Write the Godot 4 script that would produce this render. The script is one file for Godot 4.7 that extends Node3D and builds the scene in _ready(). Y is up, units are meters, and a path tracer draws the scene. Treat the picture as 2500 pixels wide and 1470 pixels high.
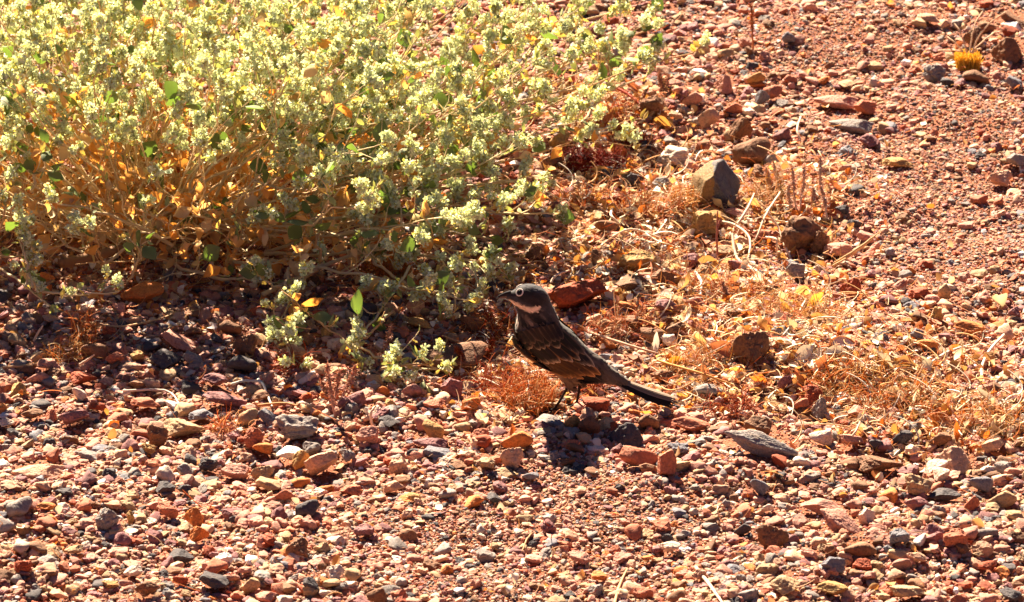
extends Node3D
# A small grey sparrow on reddish desert gravel beside a sprawling saltbush, lit from behind and a little from the left.
# Metres, y up, the sparrow's feet at the origin, the camera 4.5 m away looking down 22 degrees through a long lens.
# spot(u, v, h) turns a place measured on the photograph (2500 x 1470) into the point at height h that lies there.

const PITCH := 0.384
const LENS := 0.04804          # half the picture's height over the distance
var eye := Vector3.ZERO
var look: Basis
var rng := RandomNumberGenerator.new()
var relief := FastNoiseLite.new()
var patch := FastNoiseLite.new()
var taken := {}
var labels := {}
var mat := {}
var speckle: ImageTexture
var grain: ImageTexture
var rough_normal: ImageTexture
var landmarks := []            # [u, v, phrase]
var busy := []                 # footprints of the placed stones, in photograph pixels: u, v, half width


func ray(u: float, v: float) -> Vector3:
	return look * Vector3((u - 1250.0) / 735.0 * LENS, (735.0 - v) / 735.0 * LENS, -1.0)

func spot(u: float, v: float, h := 0.0) -> Vector3:
	var d := ray(u, v)
	return eye + d * ((h - eye.y) / d.y)

func seen_at(p: Vector3) -> Vector2:
	var q := look.inverse() * (p - eye)
	return Vector2(1250.0 + q.x / -q.z / LENS * 735.0, 735.0 - q.y / -q.z / LENS * 735.0)

func land(x: float, z: float) -> float:
	return relief.get_noise_2d(x * 100.0, z * 100.0) * 0.012 - 0.0005 + 0.007 * exp(-(pow((x - 0.16) / 0.16, 2) + pow((z + 0.12) / 0.10, 2)))

func on_land(u: float, v: float) -> Vector3:
	var p := spot(u, v, 0.0)
	for k in 3:
		p = spot(u, v, land(p.x, p.z))
	return p


# ---------------------------------------------------------------- meshes
class Shape:
	var v := PackedVector3Array()
	var n := PackedVector3Array()
	var c := PackedColorArray()
	var i := PackedInt32Array()

	func tube(pts: Array, radii: Array, col: Color, sides := 5) -> void:
		var count := pts.size()
		var side := Vector3.ZERO
		var start := v.size()
		for k in count:
			var a: Vector3 = pts[maxi(k - 1, 0)]
			var b: Vector3 = pts[mini(k + 1, count - 1)]
			var t := (b - a).normalized()
			if side == Vector3.ZERO:
				side = t.cross(Vector3(0.31, 0.9, 0.29)).normalized()
			side = (side - t * side.dot(t)).normalized()
			var up := t.cross(side)
			var f := float(k) / (count - 1)
			var at := f * (radii.size() - 1)
			var lo := int(at)
			var r: float = lerpf(radii[lo], radii[mini(lo + 1, radii.size() - 1)], at - lo)
			for s in sides:
				var w := TAU * s / sides
				var o := side * cos(w) + up * sin(w)
				v.append(pts[k] + o * r); n.append(o); c.append(col)
		for k in count - 1:
			for s in sides:
				var p := start + k * sides + s
				var q := start + k * sides + (s + 1) % sides
				i.append_array([p, p + sides, q, q, p + sides, q + sides])
		v.append(pts[0]); n.append((pts[0] - pts[1]).normalized()); c.append(col)
		v.append(pts[count - 1]); n.append((pts[count - 1] - pts[count - 2]).normalized()); c.append(col)
		for s in sides:
			i.append_array([v.size() - 2, start + s, start + (s + 1) % sides])
			i.append_array([v.size() - 1, start + (count - 1) * sides + (s + 1) % sides, start + (count - 1) * sides + s])

	# a leaf or feather: rows along dir, bent by curl, folded along its rib by cup; wide(f) gives its half width
	func blade(at: Vector3, dir: Vector3, face: Vector3, length: float, half: float, curl: float, cup: float, tint: Color, edge: Color, rows := 5, cols := 3, sharp := 1.0, wave := 0.0) -> void:
		var start := v.size()
		var across := dir.cross(face).normalized()
		face = across.cross(dir).normalized()
		var pos := at
		var ang := 0.0
		for r in rows:
			var f := float(r) / (rows - 1)
			var w := half * maxf(sin(PI * pow(lerpf(0.05, 0.985, f), sharp)), 0.04)
			var d := dir * cos(ang) + face * sin(ang)
			var up := face * cos(ang) - dir * sin(ang)
			for k in cols:
				var g := 2.0 * k / (cols - 1) - 1.0
				v.append(pos + across * g * w + up * (absf(g) * cup * w + wave * half * sin(f * 7.0 + g * 2.0)))
				n.append((up - across * g * cup * 0.8).normalized())
				c.append(tint.lerp(edge, absf(g)))
			pos += d * length / (rows - 1)
			ang += curl / (rows - 1)
		for r in rows - 1:
			for k in cols - 1:
				var p := start + r * cols + k
				i.append_array([p, p + cols, p + 1, p + 1, p + cols, p + cols + 1])

	func add(o: Shape, t: Transform3D, tint := Color.WHITE) -> void:
		var start := v.size()
		var b := t.basis.inverse().transposed()
		for k in o.v.size():
			v.append(t * o.v[k]); n.append((b * o.n[k]).normalized()); c.append(o.c[k] * tint)
		for k in o.i.size():
			i.append(o.i[k] + start)

	func mesh(flat := false) -> ArrayMesh:
		var a := []
		a.resize(Mesh.ARRAY_MAX)
		a[Mesh.ARRAY_VERTEX] = v
		if not flat:
			a[Mesh.ARRAY_NORMAL] = n
		if c.size() == v.size():
			a[Mesh.ARRAY_COLOR] = c
		a[Mesh.ARRAY_INDEX] = i
		var m := ArrayMesh.new()
		m.add_surface_from_arrays(Mesh.PRIMITIVE_TRIANGLES, a)
		return m


func ball(times: int) -> Array:
	var t := (1.0 + sqrt(5.0)) / 2.0
	var p := [Vector3(-1, t, 0), Vector3(1, t, 0), Vector3(-1, -t, 0), Vector3(1, -t, 0), Vector3(0, -1, t), Vector3(0, 1, t), Vector3(0, -1, -t), Vector3(0, 1, -t), Vector3(t, 0, -1), Vector3(t, 0, 1), Vector3(-t, 0, -1), Vector3(-t, 0, 1)]
	for k in 12: p[k] = p[k].normalized()
	var f := [0, 11, 5, 0, 5, 1, 0, 1, 7, 0, 7, 10, 0, 10, 11, 1, 5, 9, 5, 11, 4, 11, 10, 2, 10, 7, 6, 7, 1, 8, 3, 9, 4, 3, 4, 2, 3, 2, 6, 3, 6, 8, 3, 8, 9, 4, 9, 5, 2, 4, 11, 6, 2, 10, 8, 6, 7, 9, 8, 1]
	for s in times:
		var mid := {}
		var g := []
		for k in range(0, f.size(), 3):
			var m := []
			for e in 3:
				var a: int = f[k + e]
				var b: int = f[k + (e + 1) % 3]
				var key := mini(a, b) * 100000 + maxi(a, b)
				if not mid.has(key):
					mid[key] = p.size()
					p.append(((p[a] + p[b]) * 0.5).normalized())
				m.append(mid[key])
			g.append_array([f[k], m[0], m[2], f[k + 1], m[1], m[0], f[k + 2], m[2], m[1], m[0], m[1], m[2]])
		f = g
	return [p, f]

# a broken or worn stone: a ball cut by random planes, its edges more or less worn, scaled to a box of +-1
func stone_mesh(seed_: int, times: int, cuts: int, worn: float, lumps: float, flat := false, given := []) -> ArrayMesh:
	var r := RandomNumberGenerator.new()
	r.seed = seed_
	var b := ball(times)
	var planes := []
	for k in cuts:
		var d := Vector3(r.randfn(), r.randfn(), r.randfn()).normalized()
		planes.append([d, r.randf_range(0.48, 0.95)])
	for g in given: planes.append([Vector3(g[0], g[1], g[2]).normalized(), g[3]])
	var noise := FastNoiseLite.new()
	noise.seed = seed_
	noise.frequency = 0.9
	noise.fractal_octaves = 4
	var pts := PackedVector3Array()
	var lo := Vector3.ONE * 9.0
	var hi := -lo
	for d: Vector3 in b[0]:
		var sum := exp(-1.25 / worn)
		for pl in planes:
			var k: float = d.dot(pl[0])
			if k > 0.05:
				sum += exp(-minf(pl[1] / k, 3.0) / worn)
		var rad := -worn * log(sum)
		rad *= 1.0 + lumps * noise.get_noise_3dv(d * 1.6) + lumps * 0.35 * noise.get_noise_3dv(d * 6.0)
		var q := d * maxf(rad, 0.2)
		pts.append(q)
		lo = lo.min(q); hi = hi.max(q)
	var s := Shape.new()
	for q in pts:
		s.v.append((q - (lo + hi) * 0.5) / (hi - lo) * 2.0)
		s.n.append(Vector3.ZERO)
		var tone := clampf(1.0 + 0.45 * noise.get_noise_3dv(q * 2.3) + 0.25 * noise.get_noise_3dv(q * 9.0), 0.55, 1.45)
		var warm := noise.get_noise_3dv(q * 1.7 + Vector3(9, 3, 5)) * 0.22
		s.c.append(Color(tone * (1.0 + warm), tone, tone * (1.0 - warm)))
	if given.size():                     # the two-sided rock: sunlit ochre painted on one side of an uneven line, sky-lit grey on the other
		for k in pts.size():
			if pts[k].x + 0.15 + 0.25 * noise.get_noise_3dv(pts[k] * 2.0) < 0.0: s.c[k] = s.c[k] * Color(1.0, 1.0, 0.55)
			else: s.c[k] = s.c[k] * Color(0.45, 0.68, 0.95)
	for k in b[1]: s.i.append(k)
	for k in range(0, s.i.size(), 3):
		var x := s.i[k]; var y := s.i[k + 1]; var z := s.i[k + 2]
		var nn := (s.v[y] - s.v[x]).cross(s.v[z] - s.v[x])
		if nn.dot(s.v[x]) < 0.0: nn = -nn
		s.n[x] += nn; s.n[y] += nn; s.n[z] += nn
		s.i[k + 1] = z; s.i[k + 2] = y
	for k in s.n.size(): s.n[k] = s.n[k].normalized()
	return s.mesh(flat)


# ---------------------------------------------------------------- materials
func picture(size: int, freq: float, octaves: int, seed_: int, ramp: Array) -> ImageTexture:
	var noise := FastNoiseLite.new()
	noise.seed = seed_
	noise.frequency = freq
	noise.fractal_octaves = octaves
	var im := noise.get_seamless_image(size, size)
	im.convert(Image.FORMAT_RGB8)
	var data := im.get_data()
	for k in range(0, data.size(), 3):
		var f := data[k] / 255.0 * (ramp.size() - 1)
		var lo := int(f)
		var col: Color = ramp[lo].lerp(ramp[mini(lo + 1, ramp.size() - 1)], f - lo)
		data[k] = int(col.r * 255); data[k + 1] = int(col.g * 255); data[k + 2] = int(col.b * 255)
	return ImageTexture.create_from_image(Image.create_from_data(size, size, false, Image.FORMAT_RGB8, data))

func material(called: String, col: Color, rough := 0.9, through := Color.BLACK, tile := 0.0) -> StandardMaterial3D:
	var m := StandardMaterial3D.new()
	m.resource_name = called
	m.albedo_color = col.linear_to_srgb()
	m.vertex_color_use_as_albedo = true
	m.roughness = rough
	m.metallic_specular = 0.35
	m.cull_mode = BaseMaterial3D.CULL_DISABLED
	if through != Color.BLACK:
		m.backlight_enabled = true
		m.backlight = through.linear_to_srgb()
	if tile > 0.0:
		m.albedo_texture = speckle
		m.uv1_triplanar = true
		m.uv1_world_triplanar = true
		m.uv1_scale = Vector3.ONE * tile
		m.normal_enabled = true
		m.normal_texture = rough_normal
		m.normal_scale = 1.3
	mat[called] = m
	return m


# ---------------------------------------------------------------- things
func numbered(called: String) -> String:
	taken[called] = taken.get(called, 0) + 1
	return called if taken[called] == 1 else "%s_%03d" % [called, taken[called] - 1]

func tag(o: Node3D, label: String, category: String, group := "") -> Node3D:
	labels[label] = labels.get(label, 0) + 1
	o.set_meta("label", label)
	o.set_meta("category", category)
	if group: o.set_meta("group", group)
	return o

func thing(called: String, at: Vector3, label: String, category: String, group := "") -> Node3D:
	var o := Node3D.new()
	o.name = numbered(called)
	add_child(o)
	o.position = at
	return tag(o, label, category, group)

func piece(called: String, m: Mesh, with: Material, parent: Node3D, t := Transform3D()) -> MeshInstance3D:
	var o := MeshInstance3D.new()
	o.name = called if parent != self else numbered(called)
	o.mesh = m
	o.material_override = with
	o.transform = t
	parent.add_child(o, true)
	return o

func copies(called: String, m: Mesh, with: Material, buffer: PackedFloat32Array, parent: Node3D) -> MultiMeshInstance3D:
	var mm := MultiMesh.new()
	mm.transform_format = MultiMesh.TRANSFORM_3D
	mm.use_colors = true
	mm.mesh = m
	mm.instance_count = buffer.size() / 16
	mm.buffer = buffer
	var o := MultiMeshInstance3D.new()
	o.name = called if parent != self else numbered(called)
	o.multimesh = mm
	o.material_override = with
	o.set_meta("kind", "stuff")
	parent.add_child(o, true)
	return o

func row(buffer: PackedFloat32Array, t: Transform3D, c: Color) -> void:
	var b := t.basis
	buffer.append_array(PackedFloat32Array([b.x.x, b.y.x, b.z.x, t.origin.x, b.x.y, b.y.y, b.z.y, t.origin.y, b.x.z, b.y.z, b.z.z, t.origin.z, c.r, c.g, c.b, 1.0]))


# where something lies, said with the things one can find around it
func place_words(u: float, v: float, skip := 0) -> String:
	var best := []
	for l in landmarks:
		best.append([pow((l[0] - u) / 1.0, 2) + pow((l[1] - v) * 1.6, 2), l])
	best.sort_custom(func(a, b): return a[0] < b[0])
	var l: Array = best[skip][1]
	var du: float = u - l[0]
	var dv: float = (v - l[1]) * 1.6
	var way: String
	if absf(du) > 2.2 * absf(dv): way = "right of" if du > 0 else "left of"
	elif absf(dv) > 2.2 * absf(du): way = "in front of" if dv > 0 else "behind"
	else: way = ("in front and " if dv > 0 else "behind and ") + ("right of" if du > 0 else "left of")
	return way + " " + l[2]

func own_label(what: String, u: float, v: float, extra: Array) -> String:
	for skip in 4:
		var t := what + " " + place_words(u, v, skip)
		if not labels.has(t): return t
	for e in extra:
		for skip in 4:
			var t: String = e + " " + what + " " + place_words(u, v, skip)
			if not labels.has(t): return t
	return what + " " + place_words(u, v, 4)


# ---------------------------------------------------------------- the sparrow (built in centimetres, head towards -x)
var bones := []

func body_distance(p: Vector3) -> float:
	var z := p.z * 1.08
	var d := 9.0
	for b in bones:
		# tapered capsule
		var ax: float = b[0]; var ay: float = b[1]; var az: float = b[2]
		var bx: float = b[3] - ax; var by: float = b[4] - ay; var bz: float = b[5] - az
		var px := p.x - ax; var py := p.y - ay; var pz := z - az
		var t := clampf((px * bx + py * by + pz * bz) / (bx * bx + by * by + bz * bz), 0.0, 1.0)
		px -= bx * t; py -= by * t; pz -= bz * t
		var e := sqrt(px * px + py * py + pz * pz) - lerpf(b[6], b[7], t)
		var k: float = b[8]
		var h := maxf(k - absf(d - e), 0.0) / k
		d = minf(d, e) - h * h * k * 0.25
	return d

func body_slope(p: Vector3) -> Vector3:
	var e := 0.03
	return Vector3(body_distance(p + Vector3(e, 0, 0)) - body_distance(p - Vector3(e, 0, 0)), body_distance(p + Vector3(0, e, 0)) - body_distance(p - Vector3(0, e, 0)), body_distance(p + Vector3(0, 0, e)) - body_distance(p - Vector3(0, 0, e))).normalized()

func near_line(p: Vector2, line: Array) -> Vector2:   # distance to a polyline and how far along it
	var best := Vector2(99, 0)
	for k in line.size() - 1:
		var a: Vector2 = line[k]
		var b: Vector2 = line[k + 1]
		var t := clampf((p - a).dot(b - a) / (b - a).length_squared(), 0.0, 1.0)
		var d := p.distance_to(a.lerp(b, t))
		if d < best.x: best = Vector2(d, (k + t) / (line.size() - 1))
	return best

func soft(a: float, b: float, x: float) -> float:
	return smoothstep(a, b, x)

func px(u: float, v: float) -> Vector2:            # photograph to the sparrow's side view, cm
	return Vector2((u - 1392.0) / 34.0, (1006.0 - v) / 31.5)

# plumage by place on the bird's side (the far side mirrors the near one)
func plumage(p: Vector3, streak: FastNoiseLite) -> Color:
	var q := Vector2(p.x, p.y - 0.404 * absf(p.z))
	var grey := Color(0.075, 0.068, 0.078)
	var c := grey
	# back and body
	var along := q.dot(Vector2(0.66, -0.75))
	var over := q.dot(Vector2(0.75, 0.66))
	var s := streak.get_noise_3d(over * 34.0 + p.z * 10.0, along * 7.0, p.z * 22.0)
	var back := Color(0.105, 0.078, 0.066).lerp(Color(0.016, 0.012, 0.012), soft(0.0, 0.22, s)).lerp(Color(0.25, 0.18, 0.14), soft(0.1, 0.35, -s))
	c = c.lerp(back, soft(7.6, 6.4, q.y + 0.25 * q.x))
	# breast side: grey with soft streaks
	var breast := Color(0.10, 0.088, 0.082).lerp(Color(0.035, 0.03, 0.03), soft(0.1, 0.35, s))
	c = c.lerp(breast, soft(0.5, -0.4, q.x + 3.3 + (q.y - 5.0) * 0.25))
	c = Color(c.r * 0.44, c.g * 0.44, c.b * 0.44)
	# flanks buff, belly pale
	var low := (q.y - (3.4 - 0.55 * (q.x + 1.6))) - 0.3
	c = c.lerp(Color(0.19, 0.12, 0.065).lerp(Color(0.12, 0.07, 0.04), soft(0.0, 0.3, s)), soft(0.45, -0.15, low))
	c = c.lerp(Color(0.38, 0.31, 0.23), soft(0.55, 1.6, q.x) * soft(0.4, -0.6, low + 0.35))
	# rump and the coverts over the tail
	c = c.lerp(Color(0.08, 0.06, 0.046), soft(1.5, 2.4, q.x) * soft(-0.5, 0.3, low))
	# head
	var head := soft(7.55, 8.0, q.y - 0.35 * q.x - 1.2)
	var crown := Color(0.035, 0.034, 0.042).lerp(Color(0.02, 0.019, 0.024), soft(0.0, 0.3, s))
	c = c.lerp(crown, head)
	var cheek := near_line(q, [px(1282, 722), px(1322, 738)]).x
	c = c.lerp(Color(0.019, 0.015, 0.015), head * soft(0.75, 0.3, cheek))
	# throat and the pale stripe under the cheek
	c = c.lerp(Color(0.38, 0.30, 0.23), soft(0.32, 0.08, near_line(q, [px(1236, 742), px(1246, 760), px(1258, 778)]).x))
	var malar := near_line(q, [px(1232, 732), px(1258, 741), px(1280, 752), px(1296, 757), px(1310, 751)])
	c = c.lerp(Color(0.015, 0.012, 0.013), soft(0.16, 0.07, absf(malar.x - 0.33)) * soft(0.15, 0.4, malar.y) * soft(0.02, -0.06, q.y - px(0, 748).y - (q.x + 3.4) * -0.2) * 0.8)
	c = c.lerp(Color(0.62, 0.48, 0.36), soft(0.24, 0.10, malar.x * (1.55 - 0.65 * malar.y)))
	# pale spot before the eye, black lore, white ring
	c = c.lerp(Color(0.46, 0.44, 0.45), soft(0.2, 0.11, near_line(q, [px(1238, 710), px(1246, 704), px(1254, 698)]).x))
	c = c.lerp(Color(0.012, 0.01, 0.012), soft(0.2, 0.1, near_line(q, [px(1240, 717), px(1259, 717), px(1272, 727)]).x))
	var e := q.distance_to(px(1267, 714))
	c = c.lerp(Color(0.01, 0.009, 0.01), soft(0.42, 0.33, e))
	c = c.lerp(Color(0.02, 0.018, 0.018), soft(0.36, 0.31, e))
	var f := 1.0 + 0.35 * streak.get_noise_3d(p.x * 40.0, p.y * 40.0, p.z * 40.0)
	return Color(c.r * f, c.g * f, c.b * f)

func bird_hit(q: Vector2, last := 0.6) -> Vector3:   # the near surface of the body that shows at q
	var z := 2.6
	while z > 0.1:
		var d := body_distance(Vector3(q.x, q.y + 0.404 * z, z))
		if d < 0.0: return Vector3(q.x, q.y + 0.404 * z, z)
		z -= maxf(d * 0.5, 0.02)
	return Vector3(q.x, q.y + 0.404 * last, last)

# one flight or covert feather lying on the near flank from q0 to q1, drawn on the body's own surface
func flank_feather(s: Shape, q0: Vector2, q1: Vector2, half: float, lift: float, mid: Color, rim: Color, tip: Color, mirror: bool) -> void:
	var rows := 9
	var cols := 5
	var start := s.v.size()
	var d := (q1 - q0).normalized()
	var side := Vector2(-d.y, d.x)
	var last := 1.2
	var sign := -1.0 if mirror else 1.0
	for r in rows:
		var f := float(r) / (rows - 1)
		var w := half * minf(1.0, 0.55 + f) * sqrt(maxf(1.0 - pow(f, 5.0), 0.03))
		for k in cols:
			var g := 2.0 * k / (cols - 1) - 1.0
			var q := q0.lerp(q1, f) + side * g * w
			var h := bird_hit(q, last)
			if k == 2: last = maxf(h.z * 0.97, 0.45)
			h.z += lift + 0.05 * f - 0.05 * g * g
			s.v.append(Vector3(h.x, h.y + (lift * 0.404), h.z * sign))
			s.n.append(Vector3.ZERO)
			var c := mid.lerp(rim, soft(0.55, 0.95, absf(g)))
			c = c.lerp(tip, soft(0.84, 0.95, f))
			if absf(g) < 0.1: c = c.lerp(Color(0.012, 0.009, 0.008), 0.5)
			s.c.append(c)
	for r in rows - 1:
		for k in cols - 1:
			var p := start + r * cols + k
			for t in [[p, p + 1, p + cols], [p + 1, p + cols + 1, p + cols]]:
				var nn: Vector3 = (s.v[t[1]] - s.v[t[0]]).cross(s.v[t[2]] - s.v[t[0]])
				var out := nn.z * sign > 0.0
				if not out: nn = -nn
				for x in t: s.n[x] += nn
				s.i.append_array([t[0], t[2], t[1]] if out else t)
	for k in range(start, s.v.size()): s.n[k] = s.n[k].normalized()

func sparrow() -> void:
	var bird := thing("sparrow", Vector3.ZERO, "small grey-brown sparrow with white eye ring standing on gravel, bill pointing at the shrub", "bird")
	bird.position.y = -0.0012
	bird.scale = Vector3.ONE * 0.01
	var H := func(u, v, z, u2, v2, z2, r, r2, k):
		var a := px(u, v); var b := px(u2, v2)
		bones.append([a.x, a.y, z, b.x, b.y, z2, r, r2, k])
	H.call(1284, 727, 0.0, 1300, 731, 0.0, 0.93, 0.93, 0.4)      # skull
	H.call(1284, 727, 0.0, 1244, 722, 0.0, 0.72, 0.30, 0.5)      # forehead to bill
	H.call(1298, 735, 0.0, 1308, 770, 0.0, 0.92, 1.12, 0.7)      # neck
	H.call(1308, 770, 0.0, 1308, 814, 0.0, 1.06, 1.30, 0.8)      # breast
	H.call(1310, 800, 0.0, 1354, 845, 0.0, 1.32, 1.38, 0.8)      # shoulders
	H.call(1354, 845, 0.0, 1396, 882, 0.0, 1.38, 1.28, 0.8)      # trunk
	H.call(1396, 882, 0.0, 1440, 897, 0.0, 1.28, 0.9, 0.8)      # rump
	H.call(1440, 897, 0.0, 1530, 934, 0.0, 0.90, 0.24, 0.6)      # root of the tail
	H.call(1388, 896, 0.55, 1386, 936, 0.65, 0.62, 0.2, 0.5)    # thighs
	H.call(1404, 896, -0.55, 1412, 938, -0.65, 0.62, 0.2, 0.5)
	var streak := FastNoiseLite.new()
	streak.seed = 4
	streak.frequency = 0.06
	streak.fractal_octaves = 3
	# surface nets
	var cell := 0.12
	var o := Vector3(-5.0, 0.9, -2.35)
	var nx := 74; var ny := 80; var nz := 40
	var field := PackedFloat32Array()
	field.resize(nx * ny * nz)
	for ix in nx:
		for iy in ny:
			var at := (ix * ny + iy) * nz
			var iz := 0
			while iz < nz:
				var d := body_distance(o + Vector3(ix, iy, iz) * cell)
				field[at + iz] = d
				var jump := int(absf(d) / cell / 1.1) - 1
				iz += 1
				while jump > 0 and iz < nz:          # far from the skin: the value in between does not matter
					field[at + iz] = d
					iz += 1; jump -= 1
	var s := Shape.new()
	var index := {}
	var offs := [0, 1, nz, nz + 1, ny * nz, ny * nz + 1, ny * nz + nz, ny * nz + nz + 1]
	for ix in nx - 1:
		for iy in ny - 1:
			for iz in nz - 1:
				var at := (ix * ny + iy) * nz + iz
				var mask := 0
				for k in 8:
					if field[at + offs[k]] < 0.0: mask |= 1 << k
				if mask == 0 or mask == 255: continue
				var sum := Vector3.ZERO
				var cnt := 0
				for e in [[0, 1], [2, 3], [4, 5], [6, 7], [0, 2], [1, 3], [4, 6], [5, 7], [0, 4], [1, 5], [2, 6], [3, 7]]:
					var a := field[at + offs[e[0]]]
					var b := field[at + offs[e[1]]]
					if (a < 0.0) == (b < 0.0): continue
					var t := a / (a - b)
					var pa := Vector3((e[0] >> 2) & 1, (e[0] >> 1) & 1, e[0] & 1)
					var pb := Vector3((e[1] >> 2) & 1, (e[1] >> 1) & 1, e[1] & 1)
					sum += pa.lerp(pb, t)
					cnt += 1
				var p := o + (Vector3(ix, iy, iz) + sum / cnt) * cell
				index[at] = s.v.size()
				s.v.append(p)
				s.n.append(body_slope(p))
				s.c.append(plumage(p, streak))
	var steps := [[ny * nz, nz, 1], [nz, 1, ny * nz], [1, ny * nz, nz]]
	for at: int in index:
		for st in steps:
			var a := field[at]
			var b := field[at + st[0]]
			if (a < 0.0) == (b < 0.0): continue
			var q := [at, at - st[1], at - st[1] - st[2], at - st[2]]
			if not (index.has(q[1]) and index.has(q[2]) and index.has(q[3])): continue
			var w := [index[q[0]], index[q[1]], index[q[2]], index[q[3]]]
			var nn: Vector3 = (s.v[w[1]] - s.v[w[0]]).cross(s.v[w[2]] - s.v[w[0]])
			if nn.dot(s.n[w[0]]) > 0.0: s.i.append_array([w[0], w[2], w[1], w[0], w[3], w[2]])
			else: s.i.append_array([w[0], w[1], w[2], w[0], w[2], w[3]])
	piece("body", s.mesh(), mat.plumage, bird)
	# small feathers over the whole body
	var down := Shape.new()
	var r := RandomNumberGenerator.new()
	r.seed = 12
	for k in 2600:
		var p := s.v[r.randi() % s.v.size()]
		var n := s.n[r.randi() % s.v.size()]
		n = body_slope(p)
		var e := Vector2(p.x, p.y - 0.404 * absf(p.z))
		if e.distance_to(px(1267, 714)) < 0.42 or e.x < -4.35: continue
		var flow := Vector3(0.75, -0.66, 0.0)
		if p.y > 8.0: flow = Vector3(0.94, -0.33 - 0.2 * (p.x + 3.6), 0.0)
		elif p.y < 4.6 - 0.6 * (p.x + 1.0) : flow = Vector3(0.93, -0.36, 0.0)
		flow = (flow - n * flow.dot(n)).normalized()
		flow = (flow + n * r.randf_range(0.08, 0.22) + n.cross(flow) * r.randf_range(-0.16, 0.16)).normalized()
		var small := 0.5 if p.y > 7.8 else 1.0
		var col := plumage(p, streak) * r.randf_range(0.8, 1.25)
		down.blade(p + n * 0.0, flow, n, 0.52 * small * r.randf_range(0.7, 1.2), 0.15 * small, -0.25, -0.25, col, col * 1.15, 4, 3, 1.25)
	var df := piece("contour_feathers", down.mesh(), mat.plumage, bird)
	df.set_meta("kind", "stuff")
	# wings
	var buff := Color(0.36, 0.22, 0.12)
	var pale := Color(0.52, 0.38, 0.25)
	var dark := Color(0.022, 0.016, 0.014)
	var brown := Color(0.085, 0.055, 0.038)
	var russet := Color(0.36, 0.16, 0.05)
	for mirror in [false, true]:
		var wing := Node3D.new()
		wing.name = "wing"
		bird.add_child(wing, true)
		var rows := [
			# called, count, base from, base to, tip from, tip to, half width, lift, middle, rim, tip
			["primary_feather", 6, [1300, 882], [1336, 880], [1430, 931], [1468, 927], 0.27, 0.05, dark, brown * 1.4, dark],
			["secondary_feather", 7, [1292, 870], [1368, 852], [1398, 922], [1456, 912], 0.33, 0.09, russet * 0.5, russet, russet],
			["tertial_feather", 4, [1338, 846], [1376, 826], [1414, 888], [1450, 896], 0.30, 0.14, dark * 1.1, pale * 0.6, pale * 0.7],
			["greater_covert", 9, [1256, 840], [1352, 832], [1306, 884], [1408, 878], 0.27, 0.17, dark * 1.3, russet * 0.55, pale * 0.6],
			["median_covert", 8, [1252, 824], [1344, 808], [1272, 851], [1368, 844], 0.25, 0.22, dark * 0.9, brown * 0.7, pale * 0.55],
			["lesser_covert", 9, [1256, 810], [1350, 788], [1278, 838], [1376, 826], 0.26, 0.24, brown * 0.55, brown * 0.75, brown * 0.9],
			["scapular_feather", 6, [1318, 788], [1366, 806], [1352, 838], [1424, 866], 0.25, 0.20, dark * 1.2, brown * 1.0, brown * 1.4],
		]
		for w in rows:
			for k in w[1]:
				var f: float = float(k) / (w[1] - 1)
				var a := px(lerpf(w[2][0], w[3][0], f), lerpf(w[2][1], w[3][1], f))
				var b := px(lerpf(w[4][0], w[5][0], f) + r.randf_range(-6, 6), lerpf(w[4][1], w[5][1], f) + r.randf_range(-4, 4))
				var fs := Shape.new()
				flank_feather(fs, a, b, w[6], w[7] + 0.012 * k, w[8] * r.randf_range(0.35, 0.6), w[9] * r.randf_range(1.0, 1.5), w[10] * r.randf_range(1.2, 2.0), mirror)
				piece(w[0], fs.mesh(), mat.feather, wing)
	# tail
	var tail := Node3D.new()
	tail.name = "tail"
	bird.add_child(tail)
	for k in 12:
		var g := k / 11.0 * 2.0 - 1.0
		var root := Vector3(px(1470, 908).x, px(1470, 908).y, g * 0.3)
		var tip := Vector3(px(1648 - 14 * g * g, 978).x, px(0, 981).y + 0.2 - 0.22 * absf(g), g * 0.5)
		var fs := Shape.new()
		var col := Color(0.19, 0.135, 0.10) if absf(g) < 0.6 else Color(0.012, 0.009, 0.008)
		var d := (tip - root).normalized()
		fs.blade(root + Vector3(0, 0.12 - 0.28 * absf(g), 0), d, Vector3(0.3, 0.75, 0.75 * g), root.distance_to(tip), 0.27, 0.05, -0.12, col, col * (1.7 if absf(g) < 0.62 else 1.1), 9, 5, 1.5)
		piece("tail_feather", fs.mesh(), mat.feather, tail)
	# bill
	var bill := Node3D.new()
	bill.name = "bill"
	bird.add_child(bill)
	var b0 := px(1241, 718); var b1 := px(1209, 728)
	var up := Shape.new()
	up.tube([Vector3(b0.x + 0.15, b0.y + 0.08, 0), Vector3(b0.x - 0.2, b0.y + 0.03, 0), Vector3(b0.x - 0.6, b0.y - 0.10, 0), Vector3(b1.x, b1.y, 0)], [0.21, 0.15, 0.08, 0.01], Color(0.02, 0.018, 0.02), 12)
	piece("upper_bill", up.mesh(), mat.horn, bill)
	var lowb := Shape.new()
	lowb.tube([Vector3(b0.x + 0.15, b0.y - 0.14, 0), Vector3(b0.x - 0.2, b0.y - 0.16, 0), Vector3(b0.x - 0.55, b0.y - 0.24, 0), Vector3(b1.x + 0.08, b1.y - 0.02, 0)], [0.17, 0.13, 0.07, 0.01], Color(0.12, 0.08, 0.07), 12)
	piece("lower_bill", lowb.mesh(), mat.horn, bill)
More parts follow.
